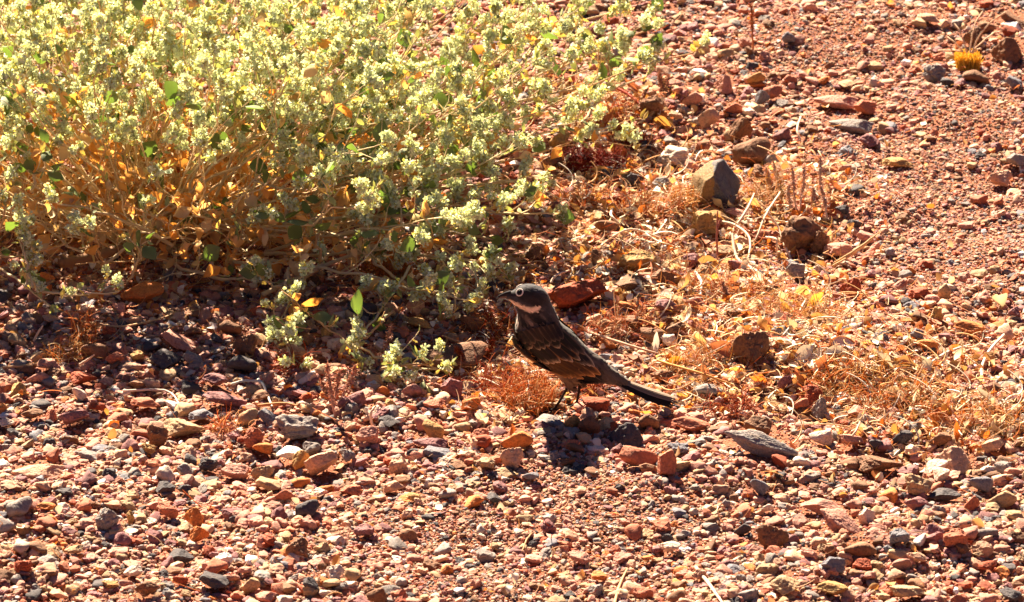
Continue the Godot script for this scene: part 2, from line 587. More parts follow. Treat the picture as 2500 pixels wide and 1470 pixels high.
	# eyes
	for sign in [1.0, -1.0]:
		var h := bird_hit(px(1267, 714))
		var n := body_slope(h)
		var out := Vector3(n.x, n.y, n.z * sign)
		var at := Vector3(h.x, h.y, h.z * sign)
		var ball_ := SphereMesh.new()
		ball_.radius = 0.24; ball_.height = 0.48; ball_.radial_segments = 24; ball_.rings = 14
		var eyeball := piece("eye", ball_, mat.eye, bird, Transform3D(Basis(), at - out * 0.09))
		var ring := Shape.new()
		var loop := []
		var a1 := out.cross(Vector3.UP).normalized()
		var a2 := out.cross(a1)
		for k in 25:
			var w := TAU * k / 24.0
			loop.append(out * 0.10 + (a1 * cos(w) + a2 * sin(w) * 0.95) * 0.262)
		ring.tube(loop, [0.042, 0.042], Color(0.72, 0.62, 0.55), 8)
		piece("eye_ring", ring.mesh(), mat.feather, eyeball)
	# legs: shank and four toes, one continuous mesh each
	for l in [[Vector3(px(1386, 0).x, px(0, 936).y + 0.27, 0.66), Vector3(px(1352, 0).x, 0.62, 0.55)], [Vector3(px(1412, 0).x, px(0, 938).y - 0.26, -0.66), Vector3(px(1404, 0).x, 0.50, -0.55)]]:
		var leg := Shape.new()
		var a: Vector3 = l[0]; var b: Vector3 = l[1]
		var skin := Color(0.035, 0.02, 0.016)
		leg.tube([a + Vector3(0.05, 0.35, 0), a, a.lerp(b, 0.5) + Vector3(0.03, 0, 0), b, b + Vector3(-0.06, -0.12, 0)], [0.16, 0.115, 0.085, 0.10, 0.08], skin, 8)
		for t in [[-1.0, 0.15, 1.15], [-0.8, 0.75, 0.95], [-0.75, -0.65, 0.95], [1.0, -0.1, 0.9]]:
			var d := Vector3(t[0], 0, t[1]).normalized() * float(t[2])
			leg.tube([b, b + d * 0.3 + Vector3(0, -0.13, 0), b + d * 0.62 + Vector3(0, -0.22, 0), b + d * 0.85 + Vector3(0, -0.26, 0), b + d * 1.08 + Vector3(0, -0.42, 0)], [0.085, 0.065, 0.06, 0.05, 0.012], skin, 6)
		piece("leg", leg.mesh(), mat.horn, bird)


# ---------------------------------------------------------------- stones
var stone_kinds := {}
const TONES := {
	"peach": [Color(0.54, 0.31, 0.205), "peach"], "pink": [Color(0.48, 0.225, 0.165), "dusty pink"], "salmon": [Color(0.44, 0.145, 0.08), "salmon"],
	"tan": [Color(0.42, 0.27, 0.15), "tan"], "pale": [Color(0.62, 0.48, 0.39), "cream"], "grey": [Color(0.26, 0.22, 0.205), "grey"],
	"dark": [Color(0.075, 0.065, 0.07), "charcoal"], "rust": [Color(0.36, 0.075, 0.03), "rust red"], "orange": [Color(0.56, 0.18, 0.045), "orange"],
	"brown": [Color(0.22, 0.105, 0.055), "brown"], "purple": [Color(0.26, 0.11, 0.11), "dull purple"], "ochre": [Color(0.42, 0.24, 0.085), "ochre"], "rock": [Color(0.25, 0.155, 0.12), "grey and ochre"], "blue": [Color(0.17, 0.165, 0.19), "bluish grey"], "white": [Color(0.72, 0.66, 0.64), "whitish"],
}

func stone(u: float, v: float, w: float, h: float, tone: String, form: String, label: String, yaw := 0.0, tilt := 0.0, short := "") -> void:
	var p0 := spot(u, v, 0.0)
	var scale_px := 735.0 / LENS / (eye - p0).length()        # pixels in a metre here
	var a := w * 0.5 / scale_px
	var c := minf(a * rng.randf_range(0.72, 0.9), h / scale_px * rng.randf_range(0.75, 0.9))
	var b := sqrt(maxf(pow(h * 0.5 / scale_px, 2) - pow(c * sin(PITCH), 2), 0.0)) / cos(PITCH)
	b = clampf(b, 0.28 * a, 1.5 * a)
	var y := land(p0.x, p0.z) + b * 0.62
	var at := spot(u, v, y)
	y = land(at.x, at.z) + b * 0.62 + 0.0025
	at = spot(u, v, y)
	var o := MeshInstance3D.new()
	o.name = numbered("stone")
	var pool: Array = stone_kinds[form]
	o.mesh = pool[rng.randi() % pool.size()]
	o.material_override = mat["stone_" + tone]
	add_child(o)
	o.transform = Transform3D(Basis(Vector3.FORWARD, tilt) * Basis.from_scale(Vector3(a, b, c)), at)
	if yaw != 0.0: o.basis = Basis(Vector3.UP, yaw) * o.basis
	tag(o, label, "stone", "stones lying loose on the gravel")
	busy.append([u, v, w * 0.5])
	if short: landmarks.append([u, v, short])

func feature_stones() -> void:
	for f in [
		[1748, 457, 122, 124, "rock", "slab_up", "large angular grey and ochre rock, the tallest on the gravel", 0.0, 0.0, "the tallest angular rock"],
		[1836, 372, 102, 66, "brown", "round", "rounded brown rock just behind the tallest angular rock", 0.2, 0.1, ""],
		[1716, 547, 84, 66, "ochre", "rough", "ochre split stone under the tallest angular rock", -0.2, -0.2, ""],
		[1956, 573, 112, 96, "brown", "ring", "pitted brown ring-shaped stone with a hollow in its face", 0.3, 0.4, "the pitted ring-shaped stone"],
		[2002, 592, 46, 62, "brown", "rough", "small upright brown stone leaning on the pitted ring-shaped stone", 0.0, 0.1, ""],
		[1412, 722, 144, 86, "rust", "angular", "big brick red stone right behind the sparrow's head", 0.1, 0.0, "the big brick red stone"],
		[1832, 856, 96, 92, "brown", "rough", "lumpy two-humped brown rock standing in dry yellow leaves", 0.0, 0.1, "the lumpy two-humped rock"],
		[345, 716, 112, 60, "orange", "angular", "bright orange-red stone in the shade under the shrub", 0.1, -0.05, "the orange-red stone under the shrub"],
		[728, 1042, 104, 66, "grey", "rough", "chunky grey stone with a whitish crust at the shadow's edge", 0.2, 0.0, "the chunky whitish-crusted stone"],
		[1541, 1062, 86, 58, "dark", "angular", "black angular stone in front of the sparrow's tail", 0.4, 0.1, "the black angular stone"],
		[1558, 1118, 92, 52, "salmon", "round", "smooth pink oval stone propped against a pink block", -0.2, 0.5, "the smooth pink oval stone"],
		[1628, 1134, 56, 66, "salmon", "slab", "pink block standing beside the smooth pink oval stone", 0.3, 0.9, ""],
		[1686, 1036, 98, 38, "salmon", "slab", "long flat salmon stone like a brick chip", 0.05, 0.15, "the salmon brick-like chip"],
		[1858, 1084, 186, 34, "grey", "long", "long grey stone lying aslant, the longest of all", -0.1, 0.3, "the long grey stone"],
		[1850, 1042, 72, 58, "brown", "angular", "brown chunk resting behind the long grey stone", 0.3, 0.4, ""],
		[1262, 1070, 78, 52, "orange", "round", "glowing orange stone in front of the sparrow's shadowed feet", 0.1, 0.15, "the glowing orange stone"],
		[1250, 1118, 58, 50, "peach", "rough", "knobbly peach stone touching the glowing orange stone", 0.1, 0.15, ""],
		[1056, 1050, 58, 44, "ochre", "round", "smooth yellow-tan pebble at the edge of the shadow", -0.3, 0.4, "the smooth yellow-tan pebble"],
		[1050, 1080, 88, 28, "purple", "slab", "flat purple stone under the smooth yellow-tan pebble", 0.0, 0.1, ""],
		[896, 1064, 58, 48, "pink", "angular", "boxy pink-brown stone beside a thin pale stalk", 0.2, 0.0, "the boxy pink-brown stone"],
		[436, 834, 96, 40, "pink", "slab", "pale pink slanting slab on dark shaded gravel", 0.2, 0.4, "the pale pink slanting slab"],
		[404, 880, 78, 48, "dark", "angular", "black chunk of rock below the pale pink slanting slab", 0.1, 0.0, ""],
		[470, 876, 50, 34, "grey", "slab", "grey flake beside the black chunk in the shade", 0.2, 0.2, ""],
		[1112, 872, 172, 66, "brown", "round", "broad brown stone behind the shaded saltbush sprigs", 0.05, 0.02, "the broad brown stone"],
		[92, 1152, 128, 46, "peach", "slab", "broad flat peach-pink stone on the sunlit gravel", 0.1, 0.05, "the broad flat peach-pink stone"],
		[182, 1020, 76, 44, "purple", "angular", "red-brown wedge at the shadow's lower edge", 0.15, 0.1, "the red-brown wedge"],
		[78, 1010, 54, 28, "brown", "angular", "small olive-brown wedge close to the picture's edge", 0.2, 0.1, ""],
		[452, 1044, 104, 48, "tan", "angular", "wide pale tan stone with a dark underside", 0.1, 0.15, "the wide pale tan stone"],
		[385, 1066, 52, 60, "brown", "rough", "upright brown lump next to the wide pale tan stone", 0.1, 0.0, ""],
		[402, 1190, 50, 30, "dark", "slab", "dark flat-topped block on sunlit gravel", 0.3, -0.1, "the dark flat-topped block"],
		[450, 1194, 34, 24, "dark", "angular", "little black stone beside the dark flat-topped block", 0.1, 0.0, ""],
		[455, 1150, 48, 34, "grey", "angular", "grey wedge with a shaded front among peach gravel", 0.3, 0.3, ""],
		[508, 1132, 50, 34, "dark", "rough", "black crumbly stone among peach gravel", 0.1, 0.0, "the black crumbly stone"],
		[750, 1246, 60, 48, "dark", "round", "round dark grey stone alone on fine sunlit gravel", 0.1, 0.1, "the round dark grey stone"],
		[316, 1265, 24, 56, "ochre", "long", "mustard yellow stick-like stone standing aslant", 0.1, 0.5, "the mustard stick-like stone"],
		[262, 1268, 58, 58, "grey", "rough", "lumpy pale grey stone touching the mustard stick-like stone", 0.1, 0.4, ""],
		[48, 1240, 66, 46, "grey", "round", "grey-brown cobble at the picture's edge", 0.1, 0.0, "the grey-brown cobble"],
		[112, 1236, 48, 22, "orange", "slab", "small orange slab beside the grey-brown cobble", 0.1, 0.0, ""],
		[690, 1208, 50, 38, "salmon", "round", "rounded salmon pebble above the round dark grey stone", 0.1, 0.1, ""],
		[573, 1152, 72, 42, "pink", "angular", "pink stone with bright streaks on sunlit gravel", 0.2, 0.2, "the bright streaked pink stone"],
		[640, 1158, 56, 40, "tan", "rough", "tan stone right beside the bright streaked pink stone", 0.2, 0.1, ""],
		[655, 1182, 66, 30, "tan", "slab", "flat tan stone lying against a round salmon one", 0.2, 0.1, ""],
		[786, 1132, 84, 66, "peach", "angular", "big peach stone with an orange shaded face", 0.3, 0.1, "the big peach stone"],
		[738, 1122, 44, 52, "ochre", "angular", "ochre stone wedged beside the big peach stone", 0.2, 0.3, ""],
		[712, 1104, 78, 28, "white", "slab", "flat white stone catching the sun", 0.1, 0.05, "the flat white stone"],
		[620, 1068, 50, 54, "salmon", "rough", "upright salmon stone beside orange fibres", 0.2, 0.3, ""],
		[642, 1092, 52, 32, "orange", "round", "rounded orange stone near the flat white stone", 0.1, 0.0, ""],
		[1066, 1106, 72, 30, "blue", "slab", "flat bluish grey stone lying on a darker one", 0.1, 0.0, "the flat bluish grey stone"],
		[1014, 1108, 48, 28, "dark", "slab", "dark grey slab tucked under the flat bluish grey stone", 0.1, 0.0, ""],
		[970, 1140, 46, 50, "peach", "rough", "pale knobbly stone standing on sunlit gravel", 0.1, 0.3, ""],
		[522, 1418, 74, 38, "dark", "slab", "flat dark stone with a pale top by the lower edge", 0.2, 0.1, "the flat dark pale-topped stone"],
		[356, 1438, 56, 42, "brown", "angular", "brown angular stone at the lower edge of the picture", 0.2, 0.2, ""],
		[440, 1356, 66, 30, "dark", "slab", "thin dark slate-like flake on fine gravel", 0.2, 0.1, ""],
		[488, 1304, 46, 44, "orange", "angular", "orange-brown cube of stone on fine gravel", 0.2, 0.2, "the orange-brown cube"],
		[545, 1368, 48, 36, "white", "rough", "whitish crusty stone on fine gravel", 0.2, 0.0, ""],
		[2010, 1236, 118, 26, "pink", "slab", "pale pink slab lying behind a log-shaped stone", -0.1, 0.15, ""],
		[2056, 1276, 124, 50, "pink", "long", "log-shaped pinkish brown stone, aslant", -0.2, 0.5, "the log-shaped pinkish stone"],
		[2114, 1264, 42, 50, "pale", "angular", "pale angular stone perched on the log-shaped stone's end", 0.2, 0.2, ""],
		[2098, 1336, 84, 46, "brown", "round", "brown stone in front of the log-shaped pinkish stone", 0.2, 0.3, ""],
		[1882, 1314, 86, 62, "brown", "rough", "rough grainy brown stone, left of the log-shaped pinkish stone", -0.2, 0.5, "the rough grainy brown stone"],
		[1812, 1290, 44, 32, "dark", "round", "dark round pebble beside the rough grainy brown stone", 0.1, 0.0, ""],
		[2150, 1132, 118, 44, "brown", "angular", "long-ridged brown rock with a shaded front", 0.1, 0.1, "the long-ridged brown rock"],
		[2336, 1122, 96, 62, "peach", "angular", "big peach block with a rusty shaded front", 0.2, 0.05, "the big peach block"],
		[2284, 1136, 62, 26, "pale", "slab", "pale slab leaning below the big peach block", 0.4, -0.4, ""],
		[2296, 1156, 44, 28, "pale", "slab", "smaller pale slab below the big peach block", 0.4, -0.5, ""],
		[2242, 1186, 70, 54, "tan", "rough", "bumpy tan stone in front of the pale slabs", 0.1, 0.2, "the bumpy tan stone"],
		[2372, 1228, 38, 44, "salmon", "round", "egg-shaped pink pebble standing upright", 0.1, 0.1, "the egg-shaped pink pebble"],
		[2444, 1216, 76, 52, "tan", "round", "round tan stone right of the egg-shaped pink pebble", 0.1, 0.1, ""],
		[2306, 1206, 84, 26, "dark", "slab", "low charcoal slab left of the egg-shaped pink pebble", 0.1, 0.0, ""],
		[2236, 1230, 60, 38, "purple", "angular", "dark purple angular stone under the bumpy tan stone", 0.3, 0.3, ""],
		[2276, 1296, 52, 34, "purple", "angular", "dark maroon wedge beside a salmon lump", -0.2, -0.3, "the dark maroon wedge"],
		[2332, 1316, 62, 48, "salmon", "rough", "salmon lump beside the dark maroon wedge", 0.1, 0.1, ""],
		[1918, 1432, 78, 46, "tan", "angular", "squared tan stone on the lower edge", 0.1, 0.0, "the squared tan stone"],
		[2030, 1436, 80, 36, "ochre", "slab", "ochre stone with a thin pale top slab", 0.1, 0.1, ""],
		[2216, 1448, 90, 44, "tan", "angular", "wide tan stone cut by the picture's lower edge", 0.1, 0.3, ""],
		[2466, 124, 84, 62, "brown", "angular", "brown block beside the yellow flower tuft", 0.1, 0.05, "the brown block by the yellow tuft"],
		[2382, 188, 70, 40, "brown", "round", "brown stone in front of the yellow flower tuft", 0.1, 0.2, ""],
		[2474, 52, 78, 34, "brown", "slab", "brown slab up in the far corner", -0.1, 0.4, ""],
		[2470, 62, 52, 26, "white", "slab", "whitish flake leaning on the far brown slab", 0.1, 0.2, ""],
		[2078, 304, 112, 34, "grey", "slab", "long dark grey flat stone on far gravel", -0.05, 0.12, "the long dark grey flat stone"],
		[2040, 246, 112, 32, "pink", "slab", "flat pink stone behind the long dark grey flat stone", 0.0, 0.1, ""],
		[2110, 262, 56, 40, "salmon", "angular", "salmon chunk beside the flat pink stone", 0.1, 0.1, ""],
		[1925, 92, 34, 32, "blue", "round", "bluish grey pebble alone on far gravel", 0.1, 0.0, "the far bluish grey pebble"],
		[2126, 346, 56, 34, "purple", "angular", "dark maroon stone in front of the long dark grey flat stone", 0.2, 0.2, ""],
		[2476, 202, 44, 30, "blue", "slab", "bluish flake near the picture's edge", 0.1, 0.2, ""],
		[2192, 396, 78, 28, "ochre", "slab", "flat ochre stone with a thin bright top", 0.1, 0.1, "the flat ochre stone"],
		[2480, 390, 50, 34, "grey", "angular", "grey stone at the edge beside fine sand", 0.1, 0.1, ""],
		[1728, 290, 52, 58, "peach", "angular", "tall peach stone among the heap of far pink stones", 0.2, 0.4, "the tall peach stone"],
		[1812, 316, 50, 64, "brown", "angular", "dark brown tooth-shaped stone on the far heap", 0.1, 0.4, "the dark tooth-shaped stone"],
		[1772, 206, 48, 44, "pink", "angular", "upright pink stone behind the far heap", 0.1, 0.2, ""],
		[1846, 188, 46, 34, "ochre", "round", "rounded ochre stone behind the far heap", 0.1, 0.2, ""],
		[1862, 238, 34, 40, "blue", "angular", "bluish stone beside a red one on the far heap", 0.1, 0.2, ""],
		[1886, 226, 50, 36, "salmon", "round", "salmon stone beside a bluish one on the far heap", 0.1, 0.2, ""],
		[1690, 238, 50, 38, "pink", "round", "dusty pink stone left on the far heap", 0.1, 0.1, ""],
		[1790, 262, 44, 32, "salmon", "round", "small salmon stone amid the far heap", 0.1, 0.1, ""],
		[1500, 366, 62, 46, "orange", "round", "orange-brown stone behind the dark red fibres", 0.1, 0.3, ""],
		[1590, 262, 62, 56, "brown", "rough", "brown stone in front of dry pink grass", 0.1, 0.2, ""],
		[1648, 380, 96, 50, "pale", "rough", "pale pitted stone like a lump of bone", 0.1, 0.1, "the pale pitted stone"],
		[1542, 438, 52, 34, "dark", "angular", "dark grey peaked stone left of the tallest angular rock", 0.1, 0.2, ""],
		[1612, 452, 46, 40, "grey", "angular", "grey stone touching the gold fibres", 0.2, 0.2, ""],
		[1556, 640, 96, 56, "ochre", "rough", "ochre lump on dry litter behind the brick red stone", 0.1, 0.1, "the ochre lump"],
		[1480, 552, 60, 40, "brown", "round", "brown rounded stone on pale litter", 0.1, 0.1, ""],
		[1616, 680, 58, 46, "brown", "angular", "brown block in front of the ochre lump", 0.1, 0.1, ""],
		[1550, 690, 96, 36, "brown", "slab", "flat brown stone right of the big brick red stone", 0.1, 0.1, ""],
		[2086, 706, 62, 52, "rust", "angular", "dark maroon block on the litter's edge", 0.2, 0.3, "the maroon block"],
		[2248, 716, 62, 34, "rust", "slab", "brick red slab beside a pale pebble", 0.1, 0.0, "the brick red slab"],
		[2306, 712, 34, 42, "tan", "round", "pale upright pebble beside the brick red slab", 0.1, 0.3, ""],
		[2366, 800, 82, 38, "orange", "slab", "curved orange-tan flake on dark gravel", 0.1, 0.15, "the curved orange-tan flake"],
		[2264, 840, 60, 34, "orange", "round", "orange pebble beside a bluish chip", 0.1, 0.1, ""],
		[2238, 820, 34, 38, "blue", "angular", "bluish chip beside an orange pebble", 0.1, 0.1, ""],
		[2286, 772, 36, 46, "ochre", "rough", "upright ochre pebble behind the bluish chip", 0.1, 0.1, ""],
		[1984, 962, 80, 44, "rust", "angular", "red-orange block on the orange fibre mat", 0.1, 0.0, "the red-orange block"],
		[2006, 998, 44, 52, "grey", "angular", "grey pointed stone in front of the red-orange block", 0.1, 0.2, ""],
		[1956, 986, 42, 30, "salmon", "round", "salmon nugget left below the red-orange block", 0.2, -0.5, ""],
		[1916, 940, 38, 50, "purple", "angular", "purple upright stone left of the red-orange block", 0.2, 0.2, ""],
		[1732, 952, 78, 38, "grey", "round", "smooth grey-brown stone beside the tail tip", 0.1, 0.1, "the smooth grey-brown stone"],
		[1752, 978, 30, 26, "white", "round", "small white pebble by the smooth grey-brown stone", 0.0, 0.0, ""],
		[1622, 1008, 36, 34, "blue", "round", "deep blue-grey pebble just under the tail tip", 0.0, 0.0, "the deep blue-grey pebble"],
		[1584, 1030, 54, 44, "brown", "round", "brown stone touching the black angular stone", 0.1, 0.1, ""],
		[1700, 1018, 58, 28, "pink", "slab", "dusty pink slab behind the salmon brick-like chip", 0.1, 0.1, ""],
		[2052, 610, 84, 42, "pink", "slab", "flat pink stone right of the pitted ring-shaped stone", 0.1, 0.1, ""],
		[1866, 574, 74, 30, "salmon", "slab", "flat salmon stone under the pale forked root", 0.1, 0.0, ""],
		[2115, 580, 50, 30, "pink", "slab", "small flat pink stone by the straw end", 0.1, 0.1, ""],
		[2090, 548, 42, 28, "dark", "angular", "small black stone on fine sand", 0.1, 0.1, ""],
		[2056, 510, 36, 24, "dark", "slab", "little black chip behind the ring-shaped stone", 0.1, 0.2, ""],
		[1590, 818, 60, 40, "brown", "round", "brown rounded stone on litter behind the tail", 0.1, 0.2, ""],
		[1650, 805, 52, 36, "brown", "angular", "brown wedge on litter behind the tail", 0.1, -0.2, ""],
		[1618, 918, 54, 34, "brown", "angular", "brown stone just above the tail", 0.1, 0.1, ""],
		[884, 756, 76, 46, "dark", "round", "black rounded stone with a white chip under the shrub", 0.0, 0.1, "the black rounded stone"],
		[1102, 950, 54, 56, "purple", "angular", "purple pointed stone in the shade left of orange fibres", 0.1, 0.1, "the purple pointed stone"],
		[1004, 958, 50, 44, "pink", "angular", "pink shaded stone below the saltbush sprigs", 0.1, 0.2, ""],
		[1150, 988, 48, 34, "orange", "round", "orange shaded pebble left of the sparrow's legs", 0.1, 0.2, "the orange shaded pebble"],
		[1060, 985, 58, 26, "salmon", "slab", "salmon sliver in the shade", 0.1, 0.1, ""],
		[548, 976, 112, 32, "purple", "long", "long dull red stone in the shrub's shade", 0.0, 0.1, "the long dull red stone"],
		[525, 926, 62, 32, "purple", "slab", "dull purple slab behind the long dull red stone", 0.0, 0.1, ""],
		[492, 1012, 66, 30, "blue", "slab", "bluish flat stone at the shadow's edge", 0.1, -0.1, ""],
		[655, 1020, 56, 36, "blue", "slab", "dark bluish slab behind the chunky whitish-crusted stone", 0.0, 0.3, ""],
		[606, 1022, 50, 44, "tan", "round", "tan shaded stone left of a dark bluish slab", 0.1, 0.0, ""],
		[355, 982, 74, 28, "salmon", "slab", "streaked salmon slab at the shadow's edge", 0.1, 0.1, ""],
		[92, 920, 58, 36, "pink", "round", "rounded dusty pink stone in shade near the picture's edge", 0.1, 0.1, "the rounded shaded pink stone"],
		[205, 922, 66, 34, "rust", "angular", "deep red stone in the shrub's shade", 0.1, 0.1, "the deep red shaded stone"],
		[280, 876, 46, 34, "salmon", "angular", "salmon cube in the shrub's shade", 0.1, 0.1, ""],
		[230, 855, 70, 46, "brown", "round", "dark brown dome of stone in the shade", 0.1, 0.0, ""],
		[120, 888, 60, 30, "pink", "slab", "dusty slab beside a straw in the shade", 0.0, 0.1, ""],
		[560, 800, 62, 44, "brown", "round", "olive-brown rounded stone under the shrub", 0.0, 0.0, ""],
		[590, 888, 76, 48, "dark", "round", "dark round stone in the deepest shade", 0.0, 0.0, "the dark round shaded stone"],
		[1205, 596, 54, 22, "dark", "slab", "black flat chip among litter behind the sparrow", 0.0, 0.1, ""],
		[1165, 560, 56, 44, "purple", "rough", "dull purple stone under the shrub's outer twigs", 0.1, 0.1, ""],
		[1455, 985, 70, 38, "rust", "round", "wine red stone behind the sparrow's far foot", 0.0, 0.1, "the wine red stone"],
		[1395, 1028, 42, 40, "ochre", "round", "ochre pebble in front of the sparrow's feet", 0.1, 0.1, ""],
		[1440, 1040, 58, 52, "brown", "round", "reddish brown rounded stone in the sparrow's shadow", 0.1, 0.3, ""],
		[1340, 1028, 78, 30, "grey", "slab", "pale grey slab in front of the orange fibres", 0.1, 0.1, ""],
	]:
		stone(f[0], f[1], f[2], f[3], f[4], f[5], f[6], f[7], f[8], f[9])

func more_stones(total: int) -> void:
	var tones := ["peach", "peach", "peach", "pink", "pink", "salmon", "tan", "tan", "tan", "pale", "pale", "grey", "grey", "dark", "rust", "orange", "brown", "brown", "purple", "ochre", "blue"]
	var forms := {"angular": "angular", "round": "rounded", "slab": "flat", "rough": "knobbly", "long": "elongated"}
	var tries := 0
	var made := 0
	while made < total and tries < 20000:
		tries += 1
		var u := rng.randf_range(10, 2490)
		var v := rng.randf_range(10, 1460)
		if u < 1250.0 and v < 740.0 - maxf(0.0, u - 700.0) * 0.3: continue
		if fine(u, v) > rng.randf() * 0.9: continue
		if u > 1230 and u < 1480 and v > 930 and v < 1020: continue
		var w := rng.randf_range(32, 64)
		var ok := true
		for b in busy:
			if pow((b[0] - u), 2) + pow((b[1] - v) * 1.7, 2) < pow(b[2] + w * 0.55, 2): ok = false; break
		if not ok: continue
		var tone: String = tones[rng.randi() % tones.size()]
		var form: String = forms.keys()[rng.randi() % 4] if rng.randf() > 0.08 else "long"
		var size := "small" if w < 40 else "mid-sized" if w < 52 else "sizeable"
		var label := own_label("%s %s %s stone" % [size, forms[form], TONES[tone][1]], u, v, ["dusty", "chipped"])
		stone(u, v, w, w * rng.randf_range(0.5, 0.85) * (0.7 if form == "slab" else 1.0), tone, form, label, rng.randf_range(-0.6, 0.6), rng.randf_range(-0.3, 0.4))
		made += 1

# how sandy the ground is at a place of the photograph: 0 coarse gravel, 1 fine sand
func fine(u: float, v: float) -> float:
	var f := 0.0
	for e in [[2230, 440, 360, 190], [2420, 280, 260, 150], [1080, 1290, 360, 80], [1400, 1190, 220, 50], [2330, 620, 240, 150], [2050, 120, 260, 110], [1250, 1430, 340, 70], [1560, 1270, 300, 70]]:
		f = maxf(f, exp(-pow((u - e[0]) / e[2], 2) - pow((v - e[1]) / e[3], 2)))
	return f

func gravel() -> void:
	# [diameter from, to, copies, sandy places keep this share, kinds of mesh]
	var tones := [["peach", 21], ["pink", 25], ["salmon", 11], ["tan", 14], ["pale", 6], ["grey", 11], ["dark", 5], ["rust", 3], ["orange", 3], ["brown", 10], ["purple", 11], ["blue", 2], ["white", 1]]
	var bag := []
	for t in tones:
		for k in t[1]: bag.append(TONES[t[0]][0])
	var all := thing("gravel", Vector3.ZERO, "mixed pink, tan and grey gravel and grit covering the ground", "gravel")
	all.set_meta("kind", "stuff")
	var r := RandomNumberGenerator.new()
	r.seed = 77
	var cells := {}
	for b in busy:
		for cx in range(int((b[0] - b[2]) / 80.0) - 1, int((b[0] + b[2]) / 80.0) + 2):
			for cy in range(int(b[1] / 80.0) - 1, int(b[1] / 80.0) + 2):
				var key := cx * 1000 + cy
				if not cells.has(key): cells[key] = []
				cells[key].append(b)
	var sizes := [[0.0088, 0.0155, 4600, 0.02], [0.005, 0.0088, 23000, 0.08], [0.0026, 0.005, 80000, 0.38], [0.0013, 0.0026, 115000, 1.0]]
	# the same gravel goes on beside, before and behind the picture, without the finest grains
	var wide := []
	for k in 8: wide.append(PackedFloat32Array())
	var made := 0
	while made < 52000:
		var x := r.randf_range(-1.5, 1.5)
		var z := r.randf_range(-2.6, 1.1)
		var q := seen_at(Vector3(x, 0, z))
		if q.x > -200 and q.x < 2700 and q.y > -160 and q.y < 1560: continue
		var d := lerpf(0.005, 0.015, pow(r.randf(), 2.2))
		var c: Color = bag[r.randi() % bag.size()] * r.randf_range(0.75, 1.25)
		row(wide[made % 8], Transform3D(Basis(Vector3(r.randfn(), 0.2, r.randfn()).normalized(), r.randf_range(-0.6, 0.6)) * Basis(Vector3.UP, r.randf() * TAU) * Basis.from_scale(Vector3(d * 0.5, d * 0.34, d * 0.45)), Vector3(x, land(x, z) + d * 0.2, z)), c)
		made += 1
	for k in 8: copies("outer_gravel", gravel_meshes[k], mat.gravel, wide[k], all)
	for layer in sizes.size():
		var L: Array = sizes[layer]
		var kinds := 8
		var buffers := []
		for k in kinds: buffers.append(PackedFloat32Array())
		var fill := PackedInt32Array(); fill.resize(kinds)
		for k in kinds: buffers[k].resize((int(L[2]) / kinds + 1) * 16)
		var n := 0
		while n < L[2]:
			# denser inside the picture, thinning outside it
			var u := r.randf_range(-260, 2760)
			var v := r.randf_range(-220, 1620)
			if (u < -40 or u > 2540 or v < -60 or v > 1510) and r.randf() < 0.35: continue
			var p := spot(u, v, 0.0)
			if layer < 3 and cells.has(int(u / 80.0) * 1000 + int(v / 80.0)):
				var inside := false
				for b in cells[int(u / 80.0) * 1000 + int(v / 80.0)]:
					if pow((u - b[0]) / b[2], 2) + pow((v - b[1]) / (b[2] * 0.6), 2) < 1.05: inside = true; break
				if inside: continue
			var f := fine(u, v)
			if r.randf() > lerpf(1.0, L[3], f): continue
			if layer == 3 and r.randf() > 0.22 + 0.78 * f: continue
			var d := lerpf(L[0], L[1], pow(r.randf(), 1.5))
			var flat := r.randf_range(0.35, 0.78)
			var long := r.randf_range(0.75, 1.0)
			var y := land(p.x, p.z) + d * (r.randf_range(0.02, 0.30) if layer > 1 else r.randf_range(0.02, 0.26))
			var b := Basis(Vector3(r.randfn(), r.randfn() * 0.2, r.randfn()).normalized(), r.randf_range(-0.6, 0.6)) * Basis(Vector3.UP, r.randf() * TAU) * Basis.from_scale(Vector3(d * 0.5, d * 0.5 * flat, d * 0.5 * long))
			var c: Color = bag[r.randi() % bag.size()]
			var tone := r.randf_range(0.75, 1.25)
			var k := n % kinds
			var at := fill[k]
			var buf: PackedFloat32Array = buffers[k]
			buf[at] = b.x.x; buf[at + 1] = b.y.x; buf[at + 2] = b.z.x; buf[at + 3] = p.x
			buf[at + 4] = b.x.y; buf[at + 5] = b.y.y; buf[at + 6] = b.z.y; buf[at + 7] = y
			buf[at + 8] = b.x.z; buf[at + 9] = b.y.z; buf[at + 10] = b.z.z; buf[at + 11] = p.z
			buf[at + 12] = minf(c.r * tone, 0.9); buf[at + 13] = minf(c.g * tone, 0.9); buf[at + 14] = minf(c.b * tone, 0.9); buf[at + 15] = 1.0
			buffers[k] = buf
			fill[k] = at + 16
			n += 1
		for k in kinds:
			var buf: PackedFloat32Array = buffers[k]
			buf.resize(fill[k])
			copies(["coarse_gravel", "pebbles", "small_pebbles", "grit"][layer], gravel_meshes[k if layer > 1 else 8 + k], mat.gravel, buf, all)

var gravel_meshes := []

